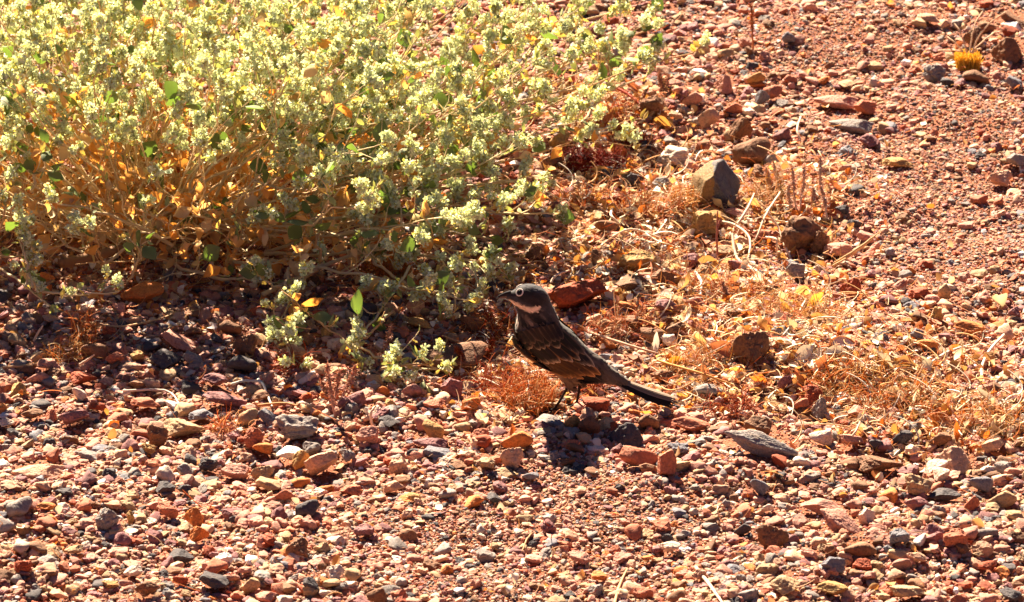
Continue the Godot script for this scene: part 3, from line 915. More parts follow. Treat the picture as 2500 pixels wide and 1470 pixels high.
func ground() -> void:
	# one sheet: 7 mm cells under the picture, growing towards the horizon
	var lines := func(lo: float, hi: float, step: float) -> PackedFloat32Array:
		var a := PackedFloat32Array()
		var x := lo
		while x <= hi: a.append(x); x += step
		var s := step
		var b := PackedFloat32Array()
		x = lo
		while x > -60.0:
			s *= 1.3; x -= s; b.append(x)
		b.reverse()
		s = step; x = a[a.size() - 1]
		b.append_array(a)
		while x < 60.0:
			s *= 1.3; x += s; b.append(x)
		return b
	var xs: PackedFloat32Array = lines.call(-0.6, 0.56, 0.007)
	var zs: PackedFloat32Array = lines.call(-1.3, 0.6, 0.008)
	var s := Shape.new()
	for x in xs:
		for z in zs:
			s.v.append(Vector3(x, land(x, z), z))
			var e := 0.01
			s.n.append(Vector3(land(x - e, z) - land(x + e, z), 2.0 * e, land(x, z - e) - land(x, z + e)).normalized())
	var w := zs.size()
	for a in xs.size() - 1:
		for b in w - 1:
			var p := a * w + b
			s.i.append_array([p, p + w, p + 1, p + 1, p + w, p + w + 1])
	var g := piece("ground", s.mesh(), mat.dirt, self)
	g.set_meta("kind", "structure")
	g.set_meta("label", "reddish sandy desert ground under the gravel")


# ---------------------------------------------------------------- the saltbush
var leaf_meshes := []      # green leaves
var small_meshes := []     # small olive leaves along the twigs
var bush_small := []
var dry_meshes := []       # dead leaves
var sprig_meshes := []     # tight heads of small pale leaves and bracts
var bush_leaves := []      # [Transform3D, kind]
var bush_sprigs := []
var bush_dry := []
var bush: Node3D

func curve(a: Vector3, b: Vector3, c: Vector3, steps: int, wobble: float, r: RandomNumberGenerator) -> Array:
	var pts := []
	for k in steps + 1:
		var t := float(k) / steps
		var p := a.lerp(b, t).lerp(b.lerp(c, t), t)
		if k > 0 and k < steps: p += Vector3(r.randfn(), r.randfn() * 0.7, r.randfn()) * wobble
		pts.append(p)
	return pts

func frame(dir: Vector3, face: Vector3, size: float) -> Basis:
	var z := dir.normalized()
	var x := z.cross(face).normalized()
	if x.length() < 0.5: x = z.cross(Vector3(0.7, 0.1, 0.7)).normalized()
	return Basis(x * size, x.cross(z) * -size, z * size)      # x across, y the face, z along

func loose(r: RandomNumberGenerator) -> Vector3:
	return Vector3(r.randfn(), r.randfn(), r.randfn()).normalized()

# one stem with its twigs as one mesh; leaves and heads are noted down and placed later
func bush_branch(pts: Array, thick: float, twigs: int, heads: float, leafy: float, dead: float, r: RandomNumberGenerator, from := 0.45, reach := 0.05, most := 4) -> void:
	var s := Shape.new()
	var pale := Color(0.70, 0.57, 0.33) if r.randf() > 0.3 else Color(0.62, 0.40, 0.19)
	var woody := Color(0.26, 0.13, 0.06)
	s.tube(pts, [thick, thick * 0.8, thick * 0.5], woody.lerp(pale, clampf(1.35 - thick * 420.0, 0.0, 1.0)), 6)
	var n := pts.size() - 1
	for k in twigs + 1:
		var f := from + (1.0 - from) * (k + r.randf() * 0.6) / (twigs + 0.6)
		var last := k == twigs
		if last: f = 1.0
		var at := minf(f * n, n - 0.001)
		var p: Vector3 = pts[int(at)].lerp(pts[int(at) + 1], at - int(at))
		var d: Vector3 = (pts[int(at) + 1] - pts[int(at)]).normalized()
		var out := (d * 0.7 + loose(r) * 0.8 + Vector3(0, 0.5, 0)).normalized()
		var len := reach * r.randf_range(0.6, 1.25) * (0.35 if last else 1.0)
		var end := p + out * len
		end.y = maxf(end.y, 0.008)
		var tw := curve(p, p + d * len * 0.35 + out * len * 0.25, end, 5, len * 0.02, r)
		s.tube(tw, [thick * 0.45, thick * 0.3], pale * r.randf_range(0.85, 1.15), 4)
		if r.randf() < heads:
			for j in r.randi_range(mini(2, most), most):
				var g := 1.0 - 0.16 * j
				var q: Vector3 = tw[int(g * 4.99)] + loose(r) * 0.004
				bush_sprigs.append([Transform3D(frame((out + loose(r) * 0.7 + Vector3(0, 0.6, 0)), loose(r), r.randf_range(0.7, 1.15)), q), r.randi() % sprig_meshes.size(), r.randf_range(0.8, 1.2)])
		if heads > 0.0:
			for j in 4:
				var q: Vector3 = tw[r.randi_range(0, 4)].lerp(tw[r.randi_range(1, 5)], r.randf())
				bush_small.append([Transform3D(frame((loose(r) + out * 0.6).normalized(), loose(r), r.randf_range(0.6, 1.3)), q), r.randi() % small_meshes.size(), r.randf_range(0.75, 1.2)])
		if r.randf() < leafy:
			for j in r.randi_range(1, 2):
				var q: Vector3 = tw[r.randi_range(1, 4)]
				var ld := (loose(r) + out * 0.5 + Vector3(0, 0.3, 0)).normalized()
				bush_leaves.append([Transform3D(frame(ld, Vector3(0, 0.7, 0) + loose(r), r.randf_range(0.75, 1.3)), q), r.randi() % leaf_meshes.size(), r.randf_range(0.8, 1.2)])
		if r.randf() < dead:
			for j in r.randi_range(1, 3):
				var q: Vector3 = tw[r.randi_range(0, 5)]
				bush_dry.append([Transform3D(frame((loose(r) + Vector3(0, -0.5, 0)).normalized(), loose(r), r.randf_range(0.7, 1.35)), q), r.randi() % dry_meshes.size(), r.randf_range(0.75, 1.2)])
	piece("branch", s.mesh(), mat.stem, bush)

func shrub() -> void:
	var r := RandomNumberGenerator.new()
	r.seed = 31
	var root := on_land(400, 600)
	bush = thing("saltbush", Vector3.ZERO, "sprawling saltbush with pale green mealy heads over dry orange inner stems", "shrub")
	# crown: a low mound reaching back and to the left of its root
	var mid := root + Vector3(-0.08, 0, -0.15)
	for k in 200:
		var a := TAU * (k * 0.618034)
		var q := sqrt((k + 0.5) / 200.0)
		var x := cos(a) * q
		var z := sin(a) * q
		var h := 0.055 + 0.12 * pow(maxf(1.0 - q * q, 0.0), 0.45) * r.randf_range(0.8, 1.15)
		var end := mid + Vector3(x * 0.46, h, z * 0.38)
		var front := seen_at(end)
		if front.x > 1100.0 and r.randf() < 0.5: continue
		if front.y > 265.0 and front.x < 820.0: continue
		var start := root + Vector3(r.randfn() * 0.02, 0.004, r.randfn() * 0.02)
		if q > 0.6 and r.randf() < 0.5: start = root.lerp(Vector3(end.x, 0.0, end.z), 0.35) + Vector3(0, 0.02, 0)
		var ctrl := start.lerp(end, 0.55)
		ctrl.y = h * r.randf_range(0.25, 0.6)
		bush_branch(curve(start, ctrl, end, 9, 0.004, r), r.randf_range(0.0007, 0.0012), 7, 0.75, 0.15, 0.1, r)
	# stems sprawling over the gravel, the first, high ones added to shade the low sprigs, the others each to a tip seen in the photograph
	for t in [[760, 130, 0.15], [840, 190, 0.14], [900, 110, 0.14], [960, 210, 0.12], [820, 280, 0.12], [700, 200, 0.15], [1000, 140, 0.12], [900, 290, 0.11], [1690, 130, 0.04], [1590, 70, 0.05], [1500, 30, 0.06], [1570, 190, 0.03], [1480, 120, 0.05], [1420, 60, 0.06], [1400, 210, 0.05], [1350, 320, 0.05], [1335, 520, 0.04], [1270, 440, 0.05], [1200, 510, 0.05], [1300, 250, 0.06], [1240, 340, 0.06], [1160, 430, 0.06], [1120, 300, 0.07], [1200, 160, 0.07], [1060, 380, 0.07], [1010, 470, 0.06], [930, 440, 0.07], [1140, 620, 0.04], [1120, 730, 0.03], [1090, 560, 0.05], [1180, 640, 0.025], [1230, 590, 0.02], [820, 420, 0.09], [700, 330, 0.10], [560, 300, 0.10], [150, 300, 0.10], [880, 330, 0.09], [640, 240, 0.11]]:
		var end := spot(t[0], t[1], t[2])
		var low: float = clampf((t[0] - 700.0) / 500.0, 0.0, 1.0)
		var start := root.lerp(Vector3(end.x, 0, end.z), 0.35 * low) + Vector3(r.randfn() * 0.02, 0.012, r.randfn() * 0.015)
		var ctrl := start.lerp(end, 0.5) + Vector3(0, 0.015, 0)
		bush_branch(curve(start, ctrl, end, 10, 0.003, r), 0.0014, 5, 0.85, 0.4, 0.12, r, 0.5, 0.042, 3)
	# low shaded sprigs in front, and the ones at the left edge
	for t in [[[690, 700, 0.02], [640, 760, 0.03], [700, 800, 0.022]], [[690, 700, 0.02], [640, 690, 0.03], [620, 665, 0.035]], [[960, 760, 0.02], [900, 820, 0.03], [850, 840, 0.022]], [[850, 830, 0.02], [880, 850, 0.02], [880, 885, 0.012]], [[930, 900, 0.012], [1000, 880, 0.02], [1080, 905, 0.014]], [[1000, 890, 0.012], [960, 900, 0.02], [935, 925, 0.01]], [[690, 790, 0.012], [700, 850, 0.012], [720, 890, 0.008]], [[0, 655, 0.02], [60, 690, 0.03], [120, 745, 0.012]], [[100, 712, 0.024], [180, 720, 0.03], [290, 712, 0.03]], [[95, 705, 0.025], [50, 640, 0.05], [60, 560, 0.06]], [[80, 700, 0.03], [40, 600, 0.05], [40, 505, 0.07]], [[60, 700, 0.03], [70, 650, 0.04], [85, 610, 0.05]], [[0, 560, 0.05], [20, 500, 0.07], [10, 440, 0.08]], [[1130, 620, 0.02], [1120, 700, 0.03], [1110, 760, 0.02]], [[1150, 640, 0.03], [1180, 700, 0.03], [1160, 740, 0.02]], [[1080, 600, 0.04], [1090, 640, 0.04], [1060, 680, 0.03]], [[900, 690, 0.02], [930, 720, 0.03], [940, 760, 0.015]], [[1210, 620, 0.02], [1230, 660, 0.02], [1245, 690, 0.012]]]:
		bush_branch(curve(spot(t[0][0], t[0][1], t[0][2]), spot(t[1][0], t[1][1], t[1][2]), spot(t[2][0], t[2][1], t[2][2]), 7, 0.001, r), 0.0010, 3, 0.9, 0.15, 0.0, r, 0.25, 0.014, 1)
	# the pale bare stems that cross the open side
	for t in [[[640, 720, 0.015], [780, 640, 0.03], [1070, 560, 0.04], 0.0020], [[720, 640, 0.03], [680, 730, 0.02], [705, 800, 0.014], 0.0011], [[690, 700, 0.02], [740, 770, 0.018], [840, 830, 0.014], 0.0011], [[1000, 650, 0.03], [930, 770, 0.02], [860, 840, 0.014], 0.0011], [[860, 840, 0.014], [960, 890, 0.016], [1085, 905, 0.012], 0.0010], [[785, 638, 0.028], [770, 600, 0.05], [788, 500, 0.06], 0.0015], [[690, 545, 0.05], [850, 525, 0.05], [1130, 520, 0.05], 0.0016], [[690, 545, 0.05], [720, 440, 0.08], [840, 340, 0.10], 0.0016], [[860, 590, 0.035], [940, 525, 0.05], [985, 440, 0.07], 0.0015], [[1188, 390, 0.02], [1190, 290, 0.05], [1180, 200, 0.08], 0.0015], [[345, 430, 0.03], [370, 340, 0.07], [418, 270, 0.10], 0.0022], [[715, 360, 0.05], [750, 300, 0.08], [775, 255, 0.10], 0.0022], [[250, 650, 0.02], [230, 600, 0.05], [225, 540, 0.07], 0.0012], [[250, 650, 0.02], [340, 600, 0.03], [350, 520, 0.06], 0.0014], [[310, 690, 0.012], [340, 640, 0.03], [345, 600, 0.05], 0.0012], [[150, 640, 0.03], [330, 600, 0.02], [620, 560, 0.03], 0.0045], [[400, 640, 0.015], [500, 680, 0.015], [660, 690, 0.012], 0.0016], [[80, 470, 0.07], [75, 450, 0.08], [120, 380, 0.10], 0.0012], [[570, 650, 0.02], [560, 610, 0.04], [600, 560, 0.05], 0.0012], [[420, 600, 0.03], [300, 520, 0.06], [150, 500, 0.08], 0.0016], [[1000, 700, 0.01], [900, 640, 0.03], [870, 590, 0.05], 0.0013], [[1420, 300, 0.02], [1480, 200, 0.04], [1560, 150, 0.05], 0.0016], [[1180, 330, 0.04], [1260, 180, 0.07], [1340, 60, 0.08], 0.0016], [[640, 200, 0.1], [700, 60, 0.13], [740, 0, 0.14], 0.0014], [[830, 330, 0.07], [860, 240, 0.1], [940, 160, 0.11], 0.0013]]:
		var pts := curve(spot(t[0][0], t[0][1], t[0][2]), spot(t[1][0], t[1][1], t[1][2]), spot(t[2][0], t[2][1], t[2][2]), 10, 0.0012, r)
		bush_branch(pts, t[3], 3, 0.25, 0.5, 0.3, r, 0.3, 0.03)
	# dry inner stems and dead leaves under the crown
	for k in 330:
		var a := on_land(r.randf_range(-150, 900), r.randf_range(380, 700))
		a.y += r.randf_range(0.0, 0.03)
		var b := a + Vector3(r.randfn() * 0.05, r.randf_range(0.01, 0.055), r.randfn() * 0.04)
		if seen_at(a).y > 640 and r.randf() < 0.6: continue
		bush_branch(curve(a, a.lerp(b, 0.5) + loose(r) * 0.015, b, 6, 0.002, r), r.randf_range(0.0005, 0.0011), 3, 0.0, 0.02, 0.6, r, 0.2, 0.025)
	# leaves, heads and dead leaves: the 300 nearest of each in view as parts, the others joined
	for set in [["leaf", bush_leaves, leaf_meshes, mat.leaf, "leaves"], ["flower_head", bush_sprigs, sprig_meshes, mat.sprig, "flower_heads"], ["small_leaf", bush_small, small_meshes, mat.small, "small_leaves"], ["dry_leaf", bush_dry, dry_meshes, mat.dry, "dry_leaves"]]:
		var all: Array = set[1]
		for e in all:
			var q := seen_at(e[0].origin)
			e.append((eye - e[0].origin).length() + (0.0 if q.x > 0 and q.x < 2500 and q.y > 0 and q.y < 1470 else 50.0))
		all.sort_custom(func(x, y): return x[3] < y[3])
		var rest := []
		for k in set[2].size(): rest.append(PackedFloat32Array())
		for k in all.size():
			if k < 300: piece(set[0], set[2][all[k][1]], set[3], bush, all[k][0])
			else: row(rest[all[k][1]], all[k][0], Color(all[k][2], all[k][2], all[k][2]))
		for k in set[2].size():
			if rest[k].size(): copies(set[4], set[2][k], set[3], rest[k], bush)

func plant_meshes() -> void:
	var r := RandomNumberGenerator.new()
	r.seed = 5
	for k in 6:
		var s := Shape.new()
		var c := Color(0.17, 0.22, 0.09) * r.randf_range(0.75, 1.3)
		s.tube([Vector3.ZERO, Vector3(0, 0, 0.003)], [0.0005, 0.0004], c, 4)
		s.blade(Vector3(0, 0, 0.0025), Vector3(0, 0, 1), Vector3(0, 1, 0), r.randf_range(0.010, 0.016), r.randf_range(0.0042, 0.0062), r.randf_range(-0.5, 0.9), r.randf_range(0.1, 0.5), c, c * 1.1, 7, 5, r.randf_range(0.8, 1.0), 0.05)
		leaf_meshes.append(s.mesh())
	for k in 6:
		var s := Shape.new()
		var c := (Color(0.35, 0.40, 0.20) if k % 3 else Color(0.60, 0.47, 0.19)) * r.randf_range(0.8, 1.15)
		s.blade(Vector3.ZERO, Vector3(0, 0, 1), Vector3(0, 1, 0), r.randf_range(0.005, 0.009), r.randf_range(0.0014, 0.0026), r.randf_range(0.2, 1.2), r.randf_range(0.2, 0.7), c, c, 5, 3, 0.9, 0.1)
		small_meshes.append(s.mesh())
	for k in 8:
		var s := Shape.new()
		var c: Color = [Color(0.76, 0.50, 0.22), Color(0.70, 0.37, 0.11), Color(0.78, 0.62, 0.36)][k % 3] * r.randf_range(0.8, 1.15)
		s.blade(Vector3.ZERO, Vector3(0, 0, 1), Vector3(0, 1, 0), r.randf_range(0.009, 0.016), r.randf_range(0.0028, 0.005), r.randf_range(0.8, 2.4), r.randf_range(0.3, 1.1), c, c * 0.9, 7, 5, r.randf_range(0.8, 1.2), 0.15)
		dry_meshes.append(s.mesh())
	for k in 7:
		var s := Shape.new()
		var pale := Color(0.66, 0.73, 0.60)
		s.tube([Vector3.ZERO, Vector3(0, 0, 0.008)], [0.0006, 0.0004], Color(0.42, 0.40, 0.22), 4)
		for j in 58:
			var d := loose(r)
			d.z = absf(d.z) * 0.9 + 0.15
			d = d.normalized()
			var at := Vector3(0, 0, r.randf_range(0.0, 0.008)) + d * r.randf_range(0.0008, 0.0035)
			var c := pale * r.randf_range(0.78, 1.2)
			if r.randf() < 0.12: c = Color(0.50, 0.46, 0.16)
			s.blade(at, (d + loose(r) * 0.55).normalized(), loose(r), r.randf_range(0.0019, 0.0034), r.randf_range(0.0010, 0.0016), r.randf_range(0.2, 1.2), r.randf_range(0.2, 0.7), c, c * 1.08, 4, 3, 0.95)
		sprig_meshes.append(s.mesh())


# ---------------------------------------------------------------- litter
func strand(s: Shape, p: Vector3, dir: Vector3, len: float, thick: float, bend: Vector3, col: Color, steps := 6, sides := 3) -> void:
	var pts := []
	var d := dir
	for k in steps + 1:
		pts.append(p)
		p += d * len / steps
		d = (d + bend / steps).normalized()
		p.y = maxf(p.y, land(p.x, p.z) + thick)
	s.tube(pts, [thick, thick * 0.55], col, sides)

# a matted clump of dead root fibres
func tuft(u: float, v: float, w: float, h: float, cols: Array, count: int, label: String, len := 0.016, rise := 0.9) -> void:
	var base := on_land(u, v + h * 0.35)
	var rx := w / 3400.0 * 0.5
	var rz := h / 3400.0 * 0.9
	var s := Shape.new()
	for k in count:
		var a := rng.randf() * TAU
		var q := sqrt(rng.randf())
		var p := Vector3(base.x + cos(a) * q * rx, 0.0, base.z + sin(a) * q * rz)
		p.y = land(p.x, p.z) + rng.randf_range(0.0, 0.006)
		var d := (loose(rng) + Vector3(0, rise, 0)).normalized()
		var c: Color = cols[rng.randi() % cols.size()] * rng.randf_range(0.7, 1.25)
		strand(s, p - base, d, len * rng.randf_range(0.5, 1.4), rng.randf_range(0.00022, 0.00042), loose(rng) * 2.2 + Vector3(0, -0.9, 0), c)
	var o := thing("fibre_tuft", base, label, "dry fibres", "tufts of dead fibres on the gravel")
	piece("fibres", s.mesh(), mat.fibre, o)

func twig(lines: Array, thick: float, col: Color, label: String, lift := 0.004) -> void:
	var first: Array = lines[0][0]
	var base := on_land(first[0], first[1])
	var o := thing("twig", base, label, "twig", "loose twigs and straws on the gravel")
	for l in lines:
		var s := Shape.new()
		var pts := []
		var last := Vector3.ZERO
		for k in l.size():
			var h: float = l[k][2] if l[k].size() > 2 else lift
			var p := spot(l[k][0], l[k][1], 0.0)
			p = spot(l[k][0], l[k][1], land(p.x, p.z) + h)
			pts.append(p - base)
		# smooth the drawn line
		var fine_ := []
		for k in pts.size() - 1:
			var a: Vector3 = pts[maxi(k - 1, 0)]
			var b: Vector3 = pts[k]
			var c: Vector3 = pts[k + 1]
			var d: Vector3 = pts[mini(k + 2, pts.size() - 1)]
			for j in 5:
				fine_.append(b.cubic_interpolate(c, a, d, j / 5.0) + loose(rng) * 0.0002)
		fine_.append(pts[pts.size() - 1])
		s.tube(fine_, [thick, thick * 1.05, thick * 0.6], col * rng.randf_range(0.9, 1.1), 6)
		piece("stem" if l == lines[0] else "side_stem", s.mesh(), mat.stem, o)

func dead_leaf(u: float, v: float, size: float, tone: Color, label: String, kind := "dry") -> void:
	var p := on_land(u, v)
	var s := Shape.new()
	var len := size / 3400.0
	var flat := Vector3(rng.randfn(), 0.25, rng.randfn() * 0.6).normalized()
	var face := (Vector3(0, 1, 0) + loose(rng) * 0.8).normalized()
	s.blade(-flat * len * 0.5 + Vector3(0, 0.004, 0), flat, face, len, len * rng.randf_range(0.16, 0.34), rng.randf_range(-2.4, 2.6), rng.randf_range(0.4, 1.3), tone, tone * 0.85, 9, 5, rng.randf_range(0.75, 1.3), 0.22)
	var o := piece("dead_leaf", s.mesh(), mat[kind], self, Transform3D(Basis(), p + Vector3(0, 0.003, 0)))
	tag(o, label, "dead leaf", "dead leaves on the litter")

# a dried flower spike: a stalk with a fuzzy head of bristles
func spike(stalks: Array, cols: Array, label: String) -> void:
	var base := on_land(stalks[0][0], stalks[0][1])
	var o := thing("dry_flower_stalk", base, label, "dry plant", "dried flower stalks")
	for t in stalks:
		var s := Shape.new()
		var a := on_land(t[0], t[1]) - base
		var tall: float = t[4] if t.size() > 4 else 0.0
		var b := spot(t[2], t[3], tall) - base if tall > 0.0 else spot(t[2], t[3], (t[1] - t[3]) / 31.5 * 0.01) - base
		var pts := curve(a, a.lerp(b, 0.5) + loose(rng) * 0.002, b, 8, 0.0004, rng)
		s.tube(pts, [0.0009, 0.0007], cols[0], 5)
		piece("stalk", s.mesh(), mat.stem, o)
		var fz := Shape.new()
		for k in 190:
			var f := 0.35 + 0.65 * rng.randf()
			var p: Vector3 = pts[int(f * 7.99)].lerp(pts[int(f * 7.99) + 1], rng.randf())
			var d := (loose(rng) + (b - a).normalized() * 0.5).normalized()
			var c: Color = cols[rng.randi() % cols.size()] * rng.randf_range(0.8, 1.2)
			fz.tube([p, p + d * 0.0015, p + d * rng.randf_range(0.002, 0.004) + Vector3(0, -0.0003, 0)], [0.00048, 0.0002], c, 3)
		piece("bristle_head", fz.mesh(), mat.fibre, o)

func litter_zone(u: float, v: float) -> float:
	var f := 0.0
	for e in [[1500, 460, 200, 120], [1700, 560, 260, 90], [1560, 640, 200, 80], [1750, 740, 260, 90], [1900, 800, 260, 110], [2150, 930, 320, 110], [2350, 1020, 260, 80], [1250, 780, 120, 110], [1010, 690, 140, 70], [1250, 950, 120, 70], [1480, 300, 120, 90], [1960, 470, 140, 70], [500, 560, 420, 140], [1750, 950, 200, 60]]:
		f = maxf(f, exp(-pow((u - e[0]) / e[2], 2) - pow((v - e[1]) / e[3], 2)))
	return f

func litter() -> void:
	var red := [Color(0.42, 0.10, 0.03), Color(0.50, 0.16, 0.04), Color(0.30, 0.06, 0.03)]
	var orange := [Color(0.58, 0.24, 0.05), Color(0.52, 0.17, 0.04), Color(0.60, 0.36, 0.15)]
	var gold := [Color(0.62, 0.40, 0.12), Color(0.60, 0.30, 0.07), Color(0.66, 0.52, 0.30)]
	var straw := [Color(0.70, 0.56, 0.38), Color(0.66, 0.46, 0.28), Color(0.60, 0.34, 0.18)]
	tuft(1505, 270, 150, 80, red + orange, 300, "rust red fibre tuft beside the saltbush's outer twigs", 0.015, 0.5)
	tuft(1445, 380, 180, 80, [Color(0.25, 0.03, 0.02), Color(0.32, 0.045, 0.02)], 700, "darkest red fibre tuft, in front of the rust red one", 0.015, 0.8)
	tuft(1540, 335, 110, 60, red, 120, "red fibre patch between brown stones behind the tallest angular rock")
	tuft(945, 660, 130, 70, orange + [Color(0.62, 0.22, 0.04)], 300, "bright orange fibre tuft under the saltbush's bare stems")
	tuft(1210, 785, 120, 80, red + orange, 240, "red fibres under the sparrow's bill")
	tuft(1290, 945, 130, 110, orange, 420, "dense orange fibre tuft in front of the sparrow's belly", 0.018, 1.6)
	tuft(1210, 920, 100, 90, red, 140, "thin red-brown fibres left of the dense orange tuft", 0.018, 1.4)
	tuft(1420, 930, 110, 50, red, 150, "short red fibres behind the sparrow's legs")
	tuft(2080, 915, 220, 80, orange + gold, 360, "long mat of orange fibres right of the lumpy rock", 0.022, 0.35)
	tuft(2200, 975, 220, 80, orange + gold + straw, 330, "orange-gold fibre mat in front of the forked white twig", 0.024, 0.3)
	tuft(2390, 1030, 200, 60, straw + gold, 260, "golden straw mat close to the picture's edge", 0.026, 0.25)
	tuft(560, 1042, 110, 36, orange, 120, "orange fibres lying at the shadow's edge", 0.014, 0.3)
	tuft(205, 790, 60, 100, orange, 90, "thin orange rootlets under the low saltbush stem", 0.02, 1.6)
	tuft(165, 860, 130, 50, gold, 110, "golden rootlets on the shaded gravel")
	tuft(700, 880, 70, 70, red, 80, "small rust red fibres below the shaded sprigs")
	tuft(1680, 470, 100, 80, gold, 300, "gold fibres heaped against the tallest angular rock")
	tuft(1870, 470, 130, 60, gold + straw, 260, "gold and straw fibres right of the tallest angular rock", 0.022, 0.3)
	tuft(1590, 500, 170, 60, straw + orange, 260, "straw fibres left of the tallest angular rock", 0.022, 0.3)
	tuft(1420, 480, 140, 60, orange + straw, 200, "orange and straw fibres near the saltbush's edge", 0.022, 0.3)
	tuft(1780, 700, 240, 60, straw + orange, 300, "straw mat in front of the pale forked root", 0.022, 0.3)
	tuft(1950, 760, 200, 60, gold + straw, 300, "golden straw mat below the maroon block", 0.022, 0.3)
	tuft(1510, 790, 170, 60, red + straw, 260, "red and straw fibres right behind the sparrow's back")
	tuft(1700, 880, 170, 60, gold + straw, 240, "golden litter left of the lumpy two-humped rock", 0.022, 0.3)
	tuft(1780, 990, 130, 50, red, 130, "red fibres right of the tail tip")
	# the yellow flower remnant in the far corner
	var yb := on_land(2362, 165)
	var ty := thing("dry_flower_tuft", yb, "yellow dried flower tuft with pale bent stalks on the far gravel", "dry plant")
	var ys := Shape.new()
	for k in 330:
		var p := Vector3(rng.randf_range(-0.009, 0.009), 0.0, rng.randf_range(-0.01, 0.008))
		strand(ys, p, Vector3(rng.randfn() * 0.15, 1, rng.randfn() * 0.15).normalized(), rng.randf_range(0.008, 0.014), 0.0006, loose(rng) * 0.4, Color(0.85, 0.62, 0.10) * rng.randf_range(0.85, 1.1), 4)
	piece("flower_base", ys.mesh(), mat.petal, ty)
	for t in [[2360, 130, 2350, 80, 2330, 58], [2368, 130, 2372, 60, 2400, 28], [2372, 130, 2395, 60, 2455, 30], [2370, 128, 2400, 100, 2430, 78], [2350, 126, 2320, 122, 2290, 124], [2352, 126, 2330, 100, 2312, 90], [2375, 130, 2390, 115, 2395, 120]]:
		var st := Shape.new()
		var h := func(v): return maxf((165.0 - v) / 31.5 * 0.01, 0.002)
		var pts := curve(spot(t[0], t[1], h.call(t[1])) - yb, spot(t[2], t[3], h.call(t[3])) - yb, spot(t[4], t[5], h.call(t[5]) * 0.9) - yb, 8, 0.0003, rng)
		st.tube(pts, [0.0007, 0.0006, 0.0008], Color(0.68, 0.48, 0.30), 5)
		piece("stalk", st.mesh(), mat.stem, ty)
	# dried flower stalks
	var dusty := [Color(0.55, 0.30, 0.22), Color(0.60, 0.40, 0.28), Color(0.45, 0.2, 0.12)]
	var pale := [Color(0.72, 0.54, 0.42), Color(0.68, 0.46, 0.36), Color(0.78, 0.66, 0.54)]
	spike([[818, 1020, 800, 890], [818, 1000, 868, 892], [818, 1000, 830, 905], [815, 995, 785, 930]], dusty, "pinkish fuzzy flower stalk on shaded gravel below the sprigs")
	spike([[925, 900, 955, 795], [925, 900, 905, 840]], dusty, "dusty pink bristly stalk beside the hanging saltbush sprigs")
	spike([[1900, 480, 1870, 408], [1905, 480, 1890, 400]], pale, "cream bristly stalks right of the tallest angular rock")
	spike([[1945, 530, 1935, 410], [1950, 530, 1965, 405], [1940, 530, 1925, 450]], pale, "tall cream bristly stalks behind the pitted ring-shaped stone")
	spike([[2005, 500, 2003, 385], [2020, 540, 2005, 455], [1985, 520, 1985, 460]], pale, "thin cream bristly stalk, the one standing by the fine sand")
	spike([[1620, 240, 1610, 180], [1622, 240, 1632, 186]], dusty, "small pink dry stalks behind the rust red tuft")
	spike([[1838, 130, 1832, 10]], [Color(0.5, 0.16, 0.05), Color(0.55, 0.25, 0.1)], "upright red-brown stalk on the far gravel")
	spike([[1795, 760, 1765, 690]], dusty, "leaning dusty stalk in the straw mat")
	spike([[2310, 975, 2400, 945, 0.008], [2300, 980, 2340, 955, 0.01]], pale, "lying cream bristly stalk near the curved white twig")
	spike([[1730, 830, 1705, 795], [1735, 830, 1730, 790], [1720, 835, 1690, 815]], pale, "cream bristly heads left of the lumpy two-humped rock")
	spike([[1130, 900, 1115, 850], [1190, 880, 1200, 830]], red, "two thin dark red stalks before the broad brown stone")
	# twigs and straws
	var bone := Color(0.68, 0.52, 0.38)
	var tan_ := Color(0.55, 0.34, 0.17)
	twig([[[1755, 540], [1795, 550, 0.008], [1830, 582, 0.01], [1828, 628]], [[1797, 551, 0.008], [1822, 515, 0.014], [1842, 472, 0.018]]], 0.0010, bone, "pale forked root in front of the tallest angular rock", 0.006)
	twig([[[1905, 470, 0.012], [1872, 520, 0.015], [1848, 580, 0.01], [1832, 592]], [[1873, 519, 0.014], [1900, 555, 0.01], [1915, 600]]], 0.0008, bone, "thin forked root touching the pitted ring-shaped stone")
	twig([[[1752, 640], [1750, 580, 0.02], [1752, 515, 0.034]], [[1751, 560, 0.024], [1760, 530, 0.03]]], 0.0008, Color(0.35, 0.12, 0.09), "short dark red twig standing before the ochre split stone")
	twig([[[1788, 570, 0.012], [1800, 630], [1845, 660], [1898, 702]]], 0.0011, bone, "bent pale root in front of the flat salmon stone")
	twig([[[1870, 580, 0.01], [1895, 585, 0.014], [1896, 620]]], 0.0010, bone, "short pale hooked root beside the ring-shaped stone")
	twig([[[1918, 605, 0.01], [1932, 635], [1942, 665]]], 0.0010, bone, "small pale straw under the ring-shaped stone")
	twig([[[2032, 650], [2090, 615, 0.01], [2145, 568, 0.016]], [[2035, 643], [2090, 610, 0.012], [2140, 572, 0.018]]], 0.0009, Color(0.64, 0.42, 0.20), "double straw slanting up right of the ring-shaped stone")
	twig([[[2245, 905], [2310, 862, 0.008], [2368, 842, 0.006]], [[2312, 862, 0.008], [2302, 890], [2288, 918]]], 0.0012, Color(0.7, 0.6, 0.52), "forked white twig on the red litter")
	twig([[[2452, 818, 0.014], [2415, 858, 0.01], [2396, 905], [2412, 950], [2462, 985]]], 0.0011, Color(0.7, 0.58, 0.45), "curved white twig bent like a bow near the edge")
	twig([[[2120, 978], [2200, 1010], [2305, 1080]]], 0.0013, Color(0.55, 0.24, 0.06), "orange-brown twig across the fibre mat")
	twig([[[140, 770], [230, 790], [300, 797], [400, 775], [482, 742]]], 0.0008, tan_, "long thin bent stem under the saltbush's front")
